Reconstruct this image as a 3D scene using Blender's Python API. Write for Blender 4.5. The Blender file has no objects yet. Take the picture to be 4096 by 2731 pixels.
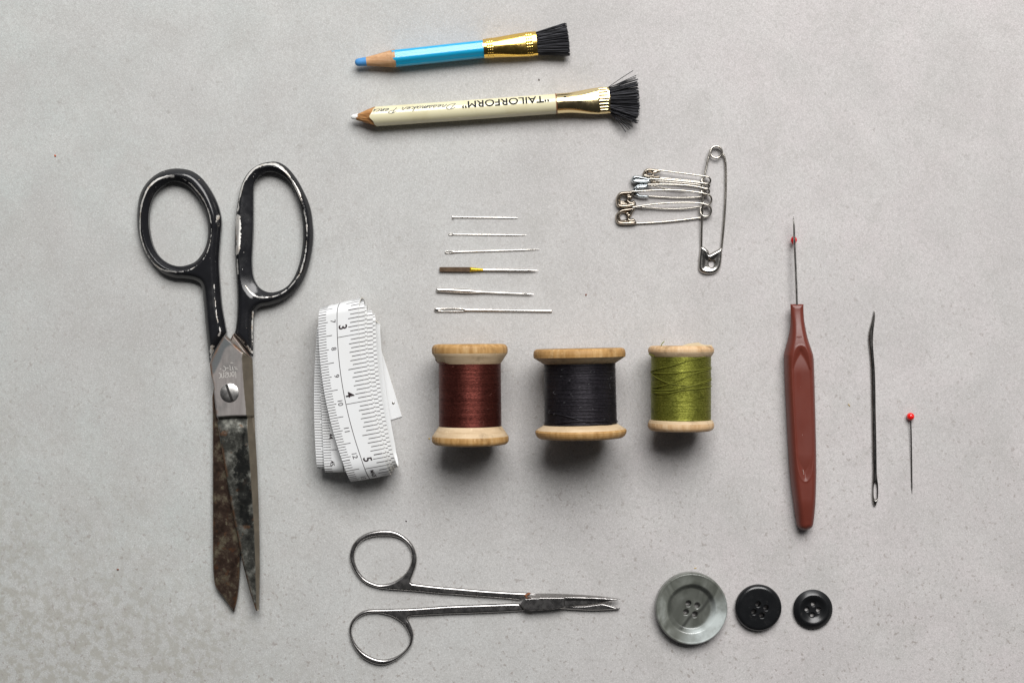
import bpy, bmesh, math, random
import numpy as np
from mathutils import Vector, Matrix

random.seed(7); rng = np.random.default_rng(7)
sc = bpy.context.scene
C = sc.collection
K = 9.5e-5                     # metres of tabletop per pixel of the 4096 px wide photograph
FW, FH = 4096.0, 2731.0
CAM = 4096 * K / 0.72          # height of a 50 mm lens that frames that width

# ------------------------------------------------------------------ camera, light, exposure
cd = bpy.data.cameras.new('camera'); cam = bpy.data.objects.new('camera', cd); C.objects.link(cam)
cam.location = (0, 0, CAM); cd.lens = 50; cd.sensor_width = 36
cd.clip_start = 0.01; cd.clip_end = 20
sc.camera = cam
sc.view_settings.view_transform = 'Standard'; sc.view_settings.look = 'None'
sc.view_settings.exposure = 0; sc.view_settings.gamma = 1
try: sc.view_settings.use_curve_mapping = False
except Exception: pass

world = bpy.data.worlds.new('World'); sc.world = world; world.use_nodes = True
wn = world.node_tree; wb = wn.nodes['Background']
wtc = wn.nodes.new('ShaderNodeTexCoord'); wsx = wn.nodes.new('ShaderNodeSeparateXYZ')
wn.links.new(wtc.outputs['Generated'], wsx.inputs[0])
wr = wn.nodes.new('ShaderNodeValToRGB')
wmap = wn.nodes.new('ShaderNodeMapRange'); wmap.inputs['From Min'].default_value = -1; wmap.inputs['From Max'].default_value = 1
wn.links.new(wsx.outputs['Y'], wmap.inputs['Value']); wn.links.new(wmap.outputs[0], wr.inputs[0])
el = wr.color_ramp.elements
el[0].position = 0.0; el[0].color = (0.03, 0.03, 0.03, 1)
el[1].position = 1.0; el[1].color = (0.95, 0.97, 1.0, 1)
e = el.new(0.5); e.color = (0.06, 0.06, 0.062, 1)
e = el.new(0.78); e.color = (0.16, 0.163, 0.168, 1)
wn.links.new(wr.outputs[0], wb.inputs['Color']); wb.inputs['Strength'].default_value = 0.75

def area(name, loc, aim, sx, sy, power, col):
    l = bpy.data.lights.new(name, 'AREA'); l.shape = 'RECTANGLE'; l.size = sx; l.size_y = sy
    l.energy = power; l.color = col
    o = bpy.data.objects.new(name, l); C.objects.link(o); o.location = loc
    o.rotation_euler = (Vector(aim) - Vector(loc)).to_track_quat('-Z', 'Y').to_euler()
    return o
area('window_light', (0.22, 0.86, 1.12), (0.0, -0.02, 0), 1.1, 0.85, 31.0, (1.0, 0.986, 0.972))

# ------------------------------------------------------------------ helpers
def crop(x0, y0, f):
    """a photograph crop's own pixels -> pixels of the whole photograph"""
    def g(p): return (x0 + p[0] / f, y0 + p[1] / f) + tuple(p[2:])
    return g
cA = crop(480, 600, 1.7821); cB = crop(700, 1280, 3.564); cC = crop(780, 1640, 1.8676)
cT = crop(1220, 1160, 1.959); cP = crop(1380, 60, 2.502); cQ = crop(1380, 280, 1.928)
cN = crop(1700, 840, 3.563); cS = crop(2420, 560, 2.8); c1 = crop(1680, 1320, 2.8)
c2 = crop(2080, 1320, 2.8); cZ = crop(1360, 2080, 2.0632); cU = crop(2560, 2240, 2.8)
cR = crop(3060, 840, 1.96); cR2 = crop(3060, 1400, 2.01); cD = crop(3400, 1200, 1.8222)
cE = crop(850, 1430, 15.677); cM = crop(2440, 660, 6.03)

def SCL(h): return K * (CAM - h) / CAM
def W(p, z=0.0, ref=None):
    """real place of something seen at photo pixel p when it lies at height ref (default z)"""
    s = SCL(z if ref is None else ref)
    return Vector(((p[0] - FW/2) * s, -(p[1] - FH/2) * s, z))

def smooth(pts, closed=True, n=8):
    """Catmull-Rom through pts; a third value 'c' marks a sharp corner"""
    P = [np.array(p[:2], float) for p in pts]; cor = [len(p) > 2 for p in pts]; N = len(P)
    out = []
    rngi = range(N) if closed else range(N - 1)
    for i in rngi:
        p1, p2 = P[i], P[(i + 1) % N]
        p0 = P[(i - 1) % N] if (closed or i > 0) else 2*p1 - p2
        p3 = P[(i + 2) % N] if (closed or i < N - 2) else 2*p2 - p1
        if cor[i]: p0 = 2*p1 - p2
        if cor[(i + 1) % N]: p3 = 2*p2 - p1
        if cor[i] and cor[(i + 1) % N]:
            out.append(p1); continue
        for k in range(n):
            t = k / n
            out.append(0.5*((2*p1) + (p2-p0)*t + (2*p0-5*p1+4*p2-p3)*t*t + (3*p1-p0-3*p2+p3)*t**3))
    if not closed: out.append(P[-1])
    return np.array(out)

def ell(c, rx, ry=None, n=40, rot=0):
    ry = rx if ry is None else ry
    a = np.linspace(0, 2*np.pi, n, endpoint=False)
    x, y = rx*np.cos(a), ry*np.sin(a)
    return np.stack([c[0] + x*math.cos(rot) - y*math.sin(rot), c[1] + x*math.sin(rot) + y*math.cos(rot)], 1)

def seg_near(pts, poly, closed=True):
    """distance to a polyline and the closest point on it"""
    A = poly; B = np.roll(poly, -1, 0) if closed else poly[1:]
    if not closed: A = poly[:-1]
    best = np.full(len(pts), 1e18); cl = np.zeros((len(pts), 2))
    for s in range(0, len(pts), 4000):
        p = pts[s:s+4000][:, None, :]
        ab = (B - A)[None]; ap = p - A[None]
        t = np.clip((ap*ab).sum(2) / np.maximum((ab*ab).sum(2), 1e-12), 0, 1)
        q = A[None] + ab*t[..., None]
        d = ((p - q)**2).sum(2); k = d.argmin(1); r = np.arange(len(k))
        best[s:s+4000] = d[r, k]; cl[s:s+4000] = q[r, k]
    return np.sqrt(best), cl

def inside(pts, poly):
    x, y = pts[:, 0], pts[:, 1]; r = np.zeros(len(pts), bool)
    for (x1, y1), (x2, y2) in zip(poly, np.roll(poly, -1, 0)):
        if y1 == y2: continue
        c = ((y1 > y) != (y2 > y)) & (x < (x2-x1)*(y-y1)/(y2-y1) + x1)
        r ^= c
    return r

def sdist(pts, poly):
    d, _ = seg_near(pts, poly); return np.where(inside(pts, poly), d, -d)

def mesh_obj(name, verts, faces, mats, parent=None, angle=35, midx=None, attrs=None, weld=None):
    me = bpy.data.meshes.new(name)
    root = parent
    off = Vector((0, 0, 0))
    while root is not None:
        off += root.location; root = root.parent
    V = [(v[0]-off.x, v[1]-off.y, v[2]-off.z) for v in verts]
    me.from_pydata(V, [], [tuple(f) for f in faces])
    mats = mats if isinstance(mats, (list, tuple)) else [mats]
    for m in mats: me.materials.append(m)
    if midx is not None:
        me.polygons.foreach_set('material_index', list(midx))
    if attrs:
        for k, a in attrs.items():
            at = me.attributes.new(k, 'FLOAT', 'POINT'); at.data.foreach_set('value', np.asarray(a, np.float32))
    if weld:
        bm = bmesh.new(); bm.from_mesh(me)
        bmesh.ops.remove_doubles(bm, verts=bm.verts, dist=weld)
        bmesh.ops.recalc_face_normals(bm, faces=bm.faces)
        bm.to_mesh(me); bm.free()
    me.validate()
    me.polygons.foreach_set('use_smooth', [True]*len(me.polygons))
    if angle is not None: me.set_sharp_from_angle(angle=math.radians(angle))
    o = bpy.data.objects.new(name, me); C.objects.link(o)
    if parent is not None: o.parent = parent
    return o

def thing(name, label, cat, p=None, group=None, z=0.0):
    o = bpy.data.objects.new(name, None); C.objects.link(o)
    o.empty_display_size = 0.005
    o.location = W(p, z) if p is not None else (0, 0, 0)
    o['label'] = label; o['category'] = cat
    if group: o['group'] = group
    return o

def tag(o, label, cat, group=None):
    o['label'] = label; o['category'] = cat
    if group: o['group'] = group
    return o

class MB:
    def __init__(s): s.v = []; s.f = []; s.m = []
    def add(s, V, F, m=0):
        b = len(s.v); s.v += [tuple(x) for x in V]; s.f += [tuple(i + b for i in f) for f in F]; s.m += [m]*len(F)
    def obj(s, name, mats, parent=None, angle=35): return mesh_obj(name, s.v, s.f, mats, parent, angle, s.m)

def tube(pts, r, seg=8, cap=True):
    """swept round tube along 3-D points; r is one radius or one per point"""
    P = [Vector(p) for p in pts]; n = len(P)
    R = [r]*n if not hasattr(r, '__len__') else list(r)
    V, F = [], []
    T = [((P[min(i+1, n-1)] - P[max(i-1, 0)]).normalized()) for i in range(n)]
    up = Vector((0, 0, 1)) if abs(T[0].z) < 0.9 else Vector((0, 1, 0))
    N = (up - T[0]*up.dot(T[0])).normalized()
    for i in range(n):
        N = (N - T[i]*N.dot(T[i])).normalized(); B = T[i].cross(N)
        for k in range(seg):
            a = 2*math.pi*k/seg
            V.append(P[i] + (N*math.cos(a) + B*math.sin(a))*R[i])
    for i in range(n-1):
        for k in range(seg):
            a, b = i*seg+k, i*seg+(k+1) % seg
            F.append((a, b, b+seg, a+seg))
    if cap:
        F.append(tuple(range(seg))[::-1]); F.append(tuple((n-1)*seg + k for k in range(seg)))
    return V, F

def loft(ts, seg, fn, cap=True):
    """rings fn(t, angle) -> Vector"""
    V, F = [], []
    for t in ts:
        for k in range(seg): V.append(fn(t, 2*math.pi*k/seg))
    for i in range(len(ts)-1):
        for k in range(seg):
            a, b = i*seg+k, i*seg+(k+1) % seg
            F.append((a, b, b+seg, a+seg))
    if cap:
        F.append(tuple(range(seg))[::-1]); F.append(tuple((len(ts)-1)*seg + k for k in range(seg)))
    return V, F

def interp(x, tab): return float(np.interp(x, [a for a, _ in tab], [b for _, b in tab]))

def field(name, outer, holes, step, top, bot, ref, mats, parent, angle=32, wear=None, extra=None):
    """solid plate: outline with holes in photo pixels; top/bot(x, y, dOuter, [dHole], [sd extra]) -> heights in mm"""
    outer = np.asarray(outer); lo = outer.min(0) - step*1.01; hi = outer.max(0) + step*1.01
    nx = int((hi[0]-lo[0])/step) + 2; ny = int((hi[1]-lo[1])/step) + 2
    gx, gy = np.meshgrid(lo[0] + np.arange(nx)*step, lo[1] + np.arange(ny)*step, indexing='ij')
    G = np.stack([gx.ravel(), gy.ravel()], 1)
    loops = [outer] + [np.asarray(h) for h in holes]; EX = [np.asarray(e) for e in (extra or [])]
    ins = inside(G, outer)
    for h in loops[1:]: ins &= ~inside(G, h)
    I = ins.reshape(nx, ny)
    cnt = I[:-1, :-1].astype(int) + I[1:, :-1] + I[1:, 1:] + I[:-1, 1:]
    cells = np.argwhere(cnt >= 1)
    quads = np.stack([cells[:, 0]*ny + cells[:, 1], (cells[:, 0]+1)*ny + cells[:, 1], (cells[:, 0]+1)*ny + cells[:, 1]+1, cells[:, 0]*ny + cells[:, 1]+1], 1)
    used = np.unique(quads.ravel())
    P = G[used].copy(); ok = ins[used]
    bad = np.where(~ok)[0]
    bd = np.full(len(bad), 1e18); bp = np.zeros((len(bad), 2))
    for L in loops:
        d, q = seg_near(P[bad], L); m = d < bd; bd[m] = d[m]; bp[m] = q[m]
    outw = np.zeros_like(P); outw[bad] = (P[bad]-bp)/np.maximum(np.linalg.norm(P[bad]-bp, axis=1), 1e-9)[:, None]
    P[bad] = bp
    # merge points that were snapped onto (nearly) the same place
    key = np.round(P/(step*.02)).astype(np.int64); _, first, inv = np.unique(key, axis=0, return_index=True, return_inverse=True)
    inv = inv.ravel()
    rem = -np.ones(len(G), int); rem[used] = inv
    P = P[first]; outw = outw[first]; onb = np.linalg.norm(outw, axis=1) > .5; n = len(P)
    def dists(Q):
        return seg_near(Q, loops[0])[0], [seg_near(Q, L)[0] for L in loops[1:]], [sdist(Q, e) for e in EX]
    def hts(Q):
        dO, dH, ex = dists(Q)
        return (np.broadcast_to(np.asarray(top(Q[:, 0], Q[:, 1], dO, dH, ex), float), dO.shape),
                np.broadcast_to(np.asarray(bot(Q[:, 0], Q[:, 1], dO, dH, ex), float), dO.shape))
    zt, zb = hts(P)
    zb = np.minimum(zb, zt - .02)
    s = SCL(ref*1e-3); e_ = step*.4
    nd = np.full(n, 1e18); nq = np.zeros((n, 2))
    for L in loops:
        d, q = seg_near(P, L); m = d < nd; nd[m] = d[m]; nq[m] = q[m]
    iw = np.where(onb[:, None], -outw, (P - nq)/np.maximum(nd, 1e-6)[:, None])
    Q = np.where((nd < step*.55)[:, None], nq + iw*step*.55, P)
    xa, xb = hts(Q + [e_, 0]), hts(Q - [e_, 0]); ya, yb = hts(Q + [0, e_]), hts(Q - [0, e_])
    def nrm(k, sg):
        gxn = (xa[k]-xb[k])*1e-3/(2*e_*s); gyn = -(ya[k]-yb[k])*1e-3/(2*e_*s)
        N = np.stack([-gxn*sg, -gyn*sg, np.full(n, sg*1.0)], 1); return N/np.linalg.norm(N, axis=1)[:, None]
    X = (P[:, 0]-FW/2)*s; Y = -(P[:, 1]-FH/2)*s
    bi = np.where(onb)[0]; wi = -np.ones(n, int); wi[bi] = np.arange(len(bi)); nb = len(bi)
    V = np.concatenate([np.stack([X, Y, zt*1e-3], 1), np.stack([X, Y, zb*1e-3], 1), np.stack([X[bi], Y[bi], zt[bi]*1e-3], 1), np.stack([X[bi], Y[bi], zb[bi]*1e-3], 1)])
    WN = np.stack([outw[bi, 0], -outw[bi, 1], 0*bi], 1)
    NN = np.concatenate([nrm(0, 1), nrm(1, -1), WN, WN])
    F = []; ec = {}
    for c in quads:
        t = []
        for i in rem[c]:
            if i not in t: t.append(int(i))
        if len(t) < 3: continue
        if len(t) == 4 and onb[t].any():
            ar = lambda a, b, c: (P[b, 0]-P[a, 0])*(P[c, 1]-P[a, 1]) - (P[b, 1]-P[a, 1])*(P[c, 0]-P[a, 0])
            o1 = [(t[0], t[1], t[2]), (t[0], t[2], t[3])]; o2 = [(t[1], t[2], t[3]), (t[1], t[3], t[0])]
            q1, q2 = min(ar(*x) for x in o1), min(ar(*x) for x in o2)
            ts_ = [x for x in (o1 if q1 >= q2 else o2) if ar(*x) > 1e-5*step*step]
        elif len(t) == 3:
            ts_ = [tuple(t)] if (P[t[1], 0]-P[t[0], 0])*(P[t[2], 1]-P[t[0], 1]) - (P[t[1], 1]-P[t[0], 1])*(P[t[2], 0]-P[t[0], 0]) > 1e-5*step*step else []
        else: ts_ = [tuple(t)]
        for t in ts_:
            F.append(tuple(t[::-1])); F.append(tuple(i + n for i in t))
            for a, b in zip(t, t[1:] + t[:1]):
                k = (min(a, b), max(a, b)); ec[k] = None if k in ec else (a, b)
    for q in ec.values():
        if q is not None and wi[q[0]] >= 0 and wi[q[1]] >= 0:
            a, b = 2*n + wi[q[0]], 2*n + wi[q[1]]; F.append((a, b, b+nb, a+nb))
    attrs = {}
    if wear is not None:
        dO, dH, ex = dists(P)
        for k, a in wear(P, dO, dH, ex).items(): attrs[k] = np.concatenate([a, a*0, a[bi], a[bi]*0])
    o = mesh_obj(name, [tuple(map(float, v)) for v in V], F, mats, parent, None, attrs=attrs)
    if len(o.data.vertices) == len(NN): o.data.normals_split_custom_set_from_vertices([tuple(map(float, v)) for v in NN])
    return o

def rnd(d, w): return np.sqrt(np.maximum(0, 1 - (1 - np.minimum(d/w, 1))**2))
def par(d, w): return 1 - (1 - np.minimum(d/w, 1))**2
def sst(x): x = np.clip(x, 0, 1); return x*x*(3-2*x)

def ribbon(pts, w, n=None):
    """flat stroke in 2-D -> verts, quads"""
    P = np.asarray(pts, float); t = np.gradient(P, axis=0); t /= np.maximum(np.linalg.norm(t, axis=1), 1e-9)[:, None]
    nn = np.stack([-t[:, 1], t[:, 0]], 1) * w/2
    V = np.concatenate([P+nn, P-nn]); m = len(P)
    return V, [(i, i+1, m+i+1, m+i) for i in range(m-1)]

def text2d(s, bold=0.0, shear=0.0):
    """letters as flat faces, height of a capital = 1, x from 0"""
    cu = bpy.data.curves.new('lettering', 'FONT'); cu.body = s; cu.offset = bold; cu.shear = shear; cu.resolution_u = 3
    o = bpy.data.objects.new('lettering', cu); C.objects.link(o)
    me = o.to_mesh()
    bm = bmesh.new(); bm.from_mesh(me); bmesh.ops.triangulate(bm, faces=bm.faces)
    for k in range(4):                       # short edges, so that the letters follow a curved surface
        lg = [e for e in bm.edges if e.calc_length() > .09]
        if not lg: break
        bmesh.ops.subdivide_edges(bm, edges=lg, cuts=1); bmesh.ops.triangulate(bm, faces=bm.faces)
    bm.verts.index_update()
    V = np.array([v.co[:2] for v in bm.verts]) if len(bm.verts) else np.zeros((0, 2))
    F = [tuple(v.index for v in p.verts) for p in bm.faces]
    bm.free(); o.to_mesh_clear(); bpy.data.objects.remove(o); bpy.data.curves.remove(cu)
    V = V - V.min(0)
    return V / max(V[:, 1].max(), 1e-6), F

# ------------------------------------------------------------------ materials
def mat(name, base=(.5, .5, .5), rough=.5, metal=0., spec=.5, coat=0., sheen=0.):
    m = bpy.data.materials.new(name); m.use_nodes = True
    b = m.node_tree.nodes['Principled BSDF']
    b.inputs['Base Color'].default_value = (*base, 1); b.inputs['Roughness'].default_value = rough
    b.inputs['Metallic'].default_value = metal; b.inputs['Specular IOR Level'].default_value = spec
    b.inputs['Coat Weight'].default_value = coat; b.inputs['Sheen Weight'].default_value = sheen
    return m
class NT:
    def __init__(s, m):
        s.t = m.node_tree; s.b = s.t.nodes['Principled BSDF']; s.tc = s.t.nodes.new('ShaderNodeTexCoord')
        s.geo = None
    def n(s, ty, **kw):
        x = s.t.nodes.new(ty)
        for k, v in kw.items(): setattr(x, k, v)
        return x
    def L(s, a, b): s.t.links.new(a, b)
    def pos(s):
        if s.geo is None: s.geo = s.n('ShaderNodeNewGeometry')
        return s.geo.outputs['Position']
    def noise(s, scale, detail=4, rough=.55, vec=None, stretch=None, dist=0.0):
        x = s.n('ShaderNodeTexNoise'); x.inputs['Scale'].default_value = scale; x.inputs['Detail'].default_value = detail
        x.inputs['Roughness'].default_value = rough; x.inputs['Distortion'].default_value = dist
        v = vec if vec is not None else s.pos()
        if stretch is None:                   # turn the noise lattice away from the flat faces
            rt = s.n('ShaderNodeMapping'); rt.inputs['Rotation'].default_value = (.62, .47, .9); s.L(v, rt.inputs['Vector']); v = rt.outputs[0]
        if stretch is not None:
            mp = s.n('ShaderNodeMapping'); mp.inputs['Scale'].default_value = stretch; s.L(v, mp.inputs['Vector']); v = mp.outputs[0]
        s.L(v, x.inputs['Vector']); return x.outputs['Fac']
    def ramp(s, fac, stops):
        x = s.n('ShaderNodeValToRGB'); e = x.color_ramp.elements
        while len(e) < len(stops): e.new(0.5)
        for i, (p, c) in enumerate(stops):
            e[i].position = p; e[i].color = (*c, 1) if hasattr(c, '__len__') else (c, c, c, 1)
        s.L(fac, x.inputs[0]); return x.outputs[0]
    def mix(s, fac, a, b, mode='MIX'):
        x = s.n('ShaderNodeMix', data_type='RGBA', blend_type=mode)
        for sock, v in ((x.inputs[0], fac), (x.inputs[6], a), (x.inputs[7], b)):
            if hasattr(v, 'links') or hasattr(v, 'is_linked'): s.L(v, sock)
            elif hasattr(v, '__len__'): sock.default_value = (*v, 1)
            else: sock.default_value = v
        return x.outputs[2]
    def math(s, op, a, b=0.0):
        x = s.n('ShaderNodeMath', operation=op)
        for sock, v in ((x.inputs[0], a), (x.inputs[1], b)):
            if hasattr(v, 'is_linked'): s.L(v, sock)
            else: sock.default_value = v
        return x.outputs[0]
    def attr(s, name): x = s.n('ShaderNodeAttribute'); x.attribute_name = name; return x.outputs['Fac']
    def bump(s, h, strength=.3, dist=1e-4):
        x = s.n('ShaderNodeBump'); x.inputs['Strength'].default_value = strength; x.inputs['Distance'].default_value = dist
        s.L(h, x.inputs['Height']); s.L(x.outputs[0], s.b.inputs['Normal']); return x
    def to(s, sock, v): s.L(v, s.b.inputs[sock])

# tabletop: pale cast concrete with fine speckle and a patch of mottling towards one corner
m_top = mat('pale_concrete', rough=.82, spec=.25); t = NT(m_top)
n_big = t.noise(9, 3); n_mid = t.noise(55, 5, .6); n_fine = t.noise(600, 3, .6); n_grain = t.noise(2300, 2, .6)
sx = t.n('ShaderNodeSeparateXYZ'); t.L(t.pos(), sx.inputs[0])
gx = t.math('ADD', t.math('MULTIPLY', sx.outputs['X'], 2.6), t.math('MULTIPLY', t.math('SUBTRACT', n_big, .5), .9))
warm = t.n('ShaderNodeMapRange'); warm.inputs['From Min'].default_value = -.45; warm.inputs['From Max'].default_value = .3; t.L(gx, warm.inputs['Value'])
base = t.mix(warm.outputs[0], (.478, .503, .487), (.558, .522, .521))
base = t.mix(t.ramp(n_mid, [(.38, .0), (.72, .55)]), base, (.575, .57, .555))
base = t.mix(t.ramp(t.noise(17, 6, .66, dist=.5), [(.42, .0), (.68, .62)]), base, (.425, .415, .405))
base = t.mix(t.ramp(t.noise(46, 6, .7, dist=.6), [(.50, .0), (.70, .42)]), base, (.40, .39, .372))
# cloudy darker patches, thicker over the left half and the front edge
patchy = t.math('ADD', t.math('MULTIPLY', sx.outputs['X'], -1.6), t.math('MULTIPLY', sx.outputs['Y'], -1.5))
patchy = t.math('ADD', patchy, t.math('MULTIPLY', t.math('SUBTRACT', t.noise(32, 6, .7, dist=.4), .5), 3.2))
base = t.mix(t.ramp(patchy, [(.10, .0), (.75, .45)]), base, (.41, .405, .385))
base = t.mix(t.ramp(n_fine, [(.36, .30), (.50, .0)]), base, (.40, .39, .375))
base = t.mix(t.ramp(n_grain, [(.30, .42), (.55, .0)]), base, (.36, .355, .345))
base = t.mix(t.ramp(n_grain, [(.52, .0), (.75, .5)]), base, (.70, .69, .68))
# sparse darker pits
pm = t.math('MULTIPLY', t.ramp(t.noise(330, 4, .6), [(.64, 0.), (.71, .5)]), t.ramp(t.noise(38, 3), [(.42, .15), (.62, 1.)]))
base = t.mix(pm, base, (.30, .285, .265))
# mottled corner (where the skin of the cast is worn): lower left of the table
mm = t.math('ADD', t.math('MULTIPLY', sx.outputs['X'], -4.2), t.math('MULTIPLY', sx.outputs['Y'], -5.5))
mm = t.math('ADD', mm, t.math('MULTIPLY', t.math('SUBTRACT', t.noise(20, 3), .5), 1.0))
mz = t.n('ShaderNodeMapRange'); mz.inputs['From Min'].default_value = .80; mz.inputs['From Max'].default_value = 1.3; t.L(mm, mz.inputs['Value'])
mo = t.math('MULTIPLY', mz.outputs[0], t.ramp(t.noise(290, 6, .68), [(.47, .0), (.56, .68)]))
base = t.mix(mo, base, (.345, .335, .295))
# brown-grey specks, thicker towards the near edge of the table
spk = t.math('MULTIPLY', t.ramp(t.noise(620, 3, .55), [(.615, 0.), (.68, .75)]), t.ramp(t.math('ADD', t.math('MULTIPLY', sx.outputs['Y'], -3.0), t.math('MULTIPLY', t.noise(26, 4), 1.1)), [(.25, .12), (.95, 1.)]))
base = t.mix(spk, base, (.30, .27, .25))
base = t.mix(t.ramp(t.noise(1250, 3, .6), [(.34, .34), (.50, .0)]), base, (.36, .345, .335))
t.to('Base Color', base)
t.bump(t.math('ADD', n_grain, t.math('MULTIPLY', n_fine, .6)), .35, 1.2e-4)

# black paint over steel, chipped where the attribute "wear" says
m_paint = mat('chipped_black_paint', (.012, .0125, .014), .24, spec=.5); t = NT(m_paint)
w = t.math('ADD', t.attr('wear'), t.math('MULTIPLY', t.math('SUBTRACT', t.noise(650, 5, .7), .5), 1.3))
w = t.math('ADD', w, t.math('MULTIPLY', t.math('SUBTRACT', t.noise(120, 2), .5), .9))
w = t.ramp(w, [(.50, 0.), (.56, 1.)])
sp = t.ramp(t.noise(900, 2, .5), [(.755, 0.), (.77, .6)])
w2 = t.math('MAXIMUM', w, sp)
steel = t.ramp(t.noise(300, 3), [(.3, (.58, .48, .38)), (.5, (.88, .86, .82))])
t.to('Base Color', t.mix(w2, t.mix(t.noise(150, 3), (.008, .0085, .0095), (.017, .017, .02)), steel))
t.to('Metallic', t.math('MULTIPLY', w2, .6)); t.to('Roughness', t.math('ADD', t.ramp(w2, [(0, .14), (1, .36)]), t.ramp(t.noise(70, 5, .7), [(.42, 0.), (.7, .26)])))
t.bump(t.math('ADD', t.math('MULTIPLY', w2, -1.0), t.math('MULTIPLY', t.noise(180, 2), .5)), .35, 1e-4)

# stained blade steel; "clean" = ground, polished part, "bevel" = ground spine
def blade_mat(name, dark, mid, light, rust):
    m = mat(name, rough=.4, metal=.85); t = NT(m)
    a = t.noise(210, 6, .72, dist=.08); b = t.noise(420, 4, .65); c = t.noise(60, 3)
    col = t.ramp(a, [(.36, dark), (.50, mid), (.66, light)])
    col = t.mix(t.ramp(b, [(.62, 0.), (.68, .85)]), col, light)
    col = t.mix(t.ramp(t.noise(240, 4, .6), [(.60, 0.), (.68, rust)]), col, (.20, .075, .022))
    clean = t.attr('clean'); bev = t.attr('bevel'); edge = t.attr('edge')
    sat = t.mix(t.ramp(t.noise(900, 3, .6, stretch=(1, .06, 1)), [(.3, 0.), (.7, 1.)]), (.27, .245, .235), (.36, .335, .32))
    stain = t.ramp(t.noise(85, 4, .6), [(.52, 0.), (.70, .7)])
    sat = t.mix(stain, sat, (.16, .16, .155))
    sat = t.mix(t.attr('tarnish'), sat, (.12, .135, .14))
    soot = t.math('ADD', t.attr('soot'), t.math('MULTIPLY', t.math('SUBTRACT', t.noise(230, 5, .7), .5), 1.6))
    col = t.mix(t.ramp(soot, [(.45, 0.), (.62, .85)]), col, (.010, .011, .011))
    col = t.mix(clean, col, sat)
    col = t.mix(bev, col, (.25, .215, .165))
    col = t.mix(t.math('MULTIPLY', edge, t.ramp(t.noise(160, 3), [(.45, 0.), (.6, 1.)])), col, (.21, .10, .045))
    t.to('Base Color', col)
    t.to('Roughness', t.math('ADD', t.ramp(a, [(.35, .28), (.7, .52)]), t.math('MULTIPLY', clean, .08)))
    t.to('Metallic', t.math('SUBTRACT', t.ramp(a, [(.3, .45), (.6, .8)]), t.math('MULTIPLY', clean, .25)))
    t.bump(t.math('ADD', a, t.math('MULTIPLY', b, .5)), .25, 1e-4)
    return m
m_blade = blade_mat('stained_blade_steel', (.024, .024, .022), (.080, .080, .070), (.27, .27, .24), .5)
m_rearblade = blade_mat('browned_blade_steel', (.030, .019, .014), (.075, .048, .036), (.22, .19, .13), .35)

def metal(name, col, rough, var=.1, scratch=600, bump=.05):
    m = mat(name, col, rough, 1.0); t = NT(m)
    n = t.noise(scratch, 4, .65); g = t.noise(90, 3)
    t.to('Base Color', t.mix(t.ramp(g, [(.35, 0.), (.7, 1.)]), col, tuple(c*(1-var) for c in col)))
    t.to('Roughness', t.ramp(n, [(.3, max(.03, rough-.07)), (.7, rough+.09)]))
    t.bump(n, bump, 5e-5); return m
m_screw = metal('screw_steel', (.82, .80, .77), .36, .4, 500, .25)
m_surg = metal('polished_steel', (.44, .425, .415), .27, .12, 420, .0)
m_nickel = metal('nickel_wire', (.52, .49, .44), .22, .12, 200, 0.)
m_nickeldark = metal('nickel_cap', (.43, .375, .31), .2, .3, 300, .03)
m_bluesteel = metal('cool_nickel_cap', (.50, .54, .56), .2, .2, 300, .03)
m_needle = metal('needle_steel', (.78, .75, .71), .22, .08, 200, 0.)
m_darkneedle = metal('dark_needle_steel', (.26, .25, .235), .25, .3, 300, .02)
m_yellow = mat('yellow_marking', (.55, .36, .02), .32, .6)
m_grind = metal('ground_shank_steel', (.20, .135, .09), .36, .3, 900, .2)
m_gold = metal('brass_ferrule', (.93, .62, .16), .16, .12, 350, .06)
m_palegold = metal('pale_brass_ferrule', (.92, .74, .40), .17, .12, 350, .06)
m_dark = mat('dark_gap', (.015, .013, .012), .7)

def wood_mat(name, a, b, c, rough=.55, stretch=(1, .12, 1), scale=500):
    m = mat(name, rough=rough, spec=.3); t = NT(m)
    n = t.noise(scale, 5, .65, stretch=stretch); g = t.noise(90, 4, .6)
    col = t.ramp(n, [(.28, a), (.5, b), (.72, c)])
    col = t.mix(t.ramp(g, [(.48, 0.), (.68, .55)]), col, a)
    grime = t.ramp(t.noise(150, 5, .7, dist=.4), [(.55, 0.), (.70, .6)])
    col = t.mix(grime, col, tuple(x*.45 for x in a))
    col = t.mix(t.ramp(t.noise(420, 4, .7), [(.62, 0.), (.72, .55)]), col, tuple(min(1, x*1.15) for x in c))
    t.to('Base Color', col); t.bump(t.math('ADD', n, t.math('MULTIPLY', t.noise(200, 3), 1.6)), .4, 1.5e-4); return m
m_rim = wood_mat('handled_spool_rim', (.30, .155, .045), (.47, .27, .10), (.60, .40, .19))
m_rimpale = wood_mat('pale_spool_rim', (.44, .255, .115), (.60, .40, .22), (.70, .52, .33))
m_cone = wood_mat('turned_bare_wood', (.46, .325, .19), (.60, .455, .29), (.68, .54, .37), .6, (.1, 1, .1), 600)
m_tip = wood_mat('sharpened_cedar', (.38, .19, .085), (.58, .34, .18), (.68, .45, .27), .6, (.12, 1, 1), 700)
m_tipdark = wood_mat('knife_cut_cedar', (.25, .10, .03), (.50, .25, .09), (.62, .36, .16), .65, (.15, 1, 1), 700)

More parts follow.
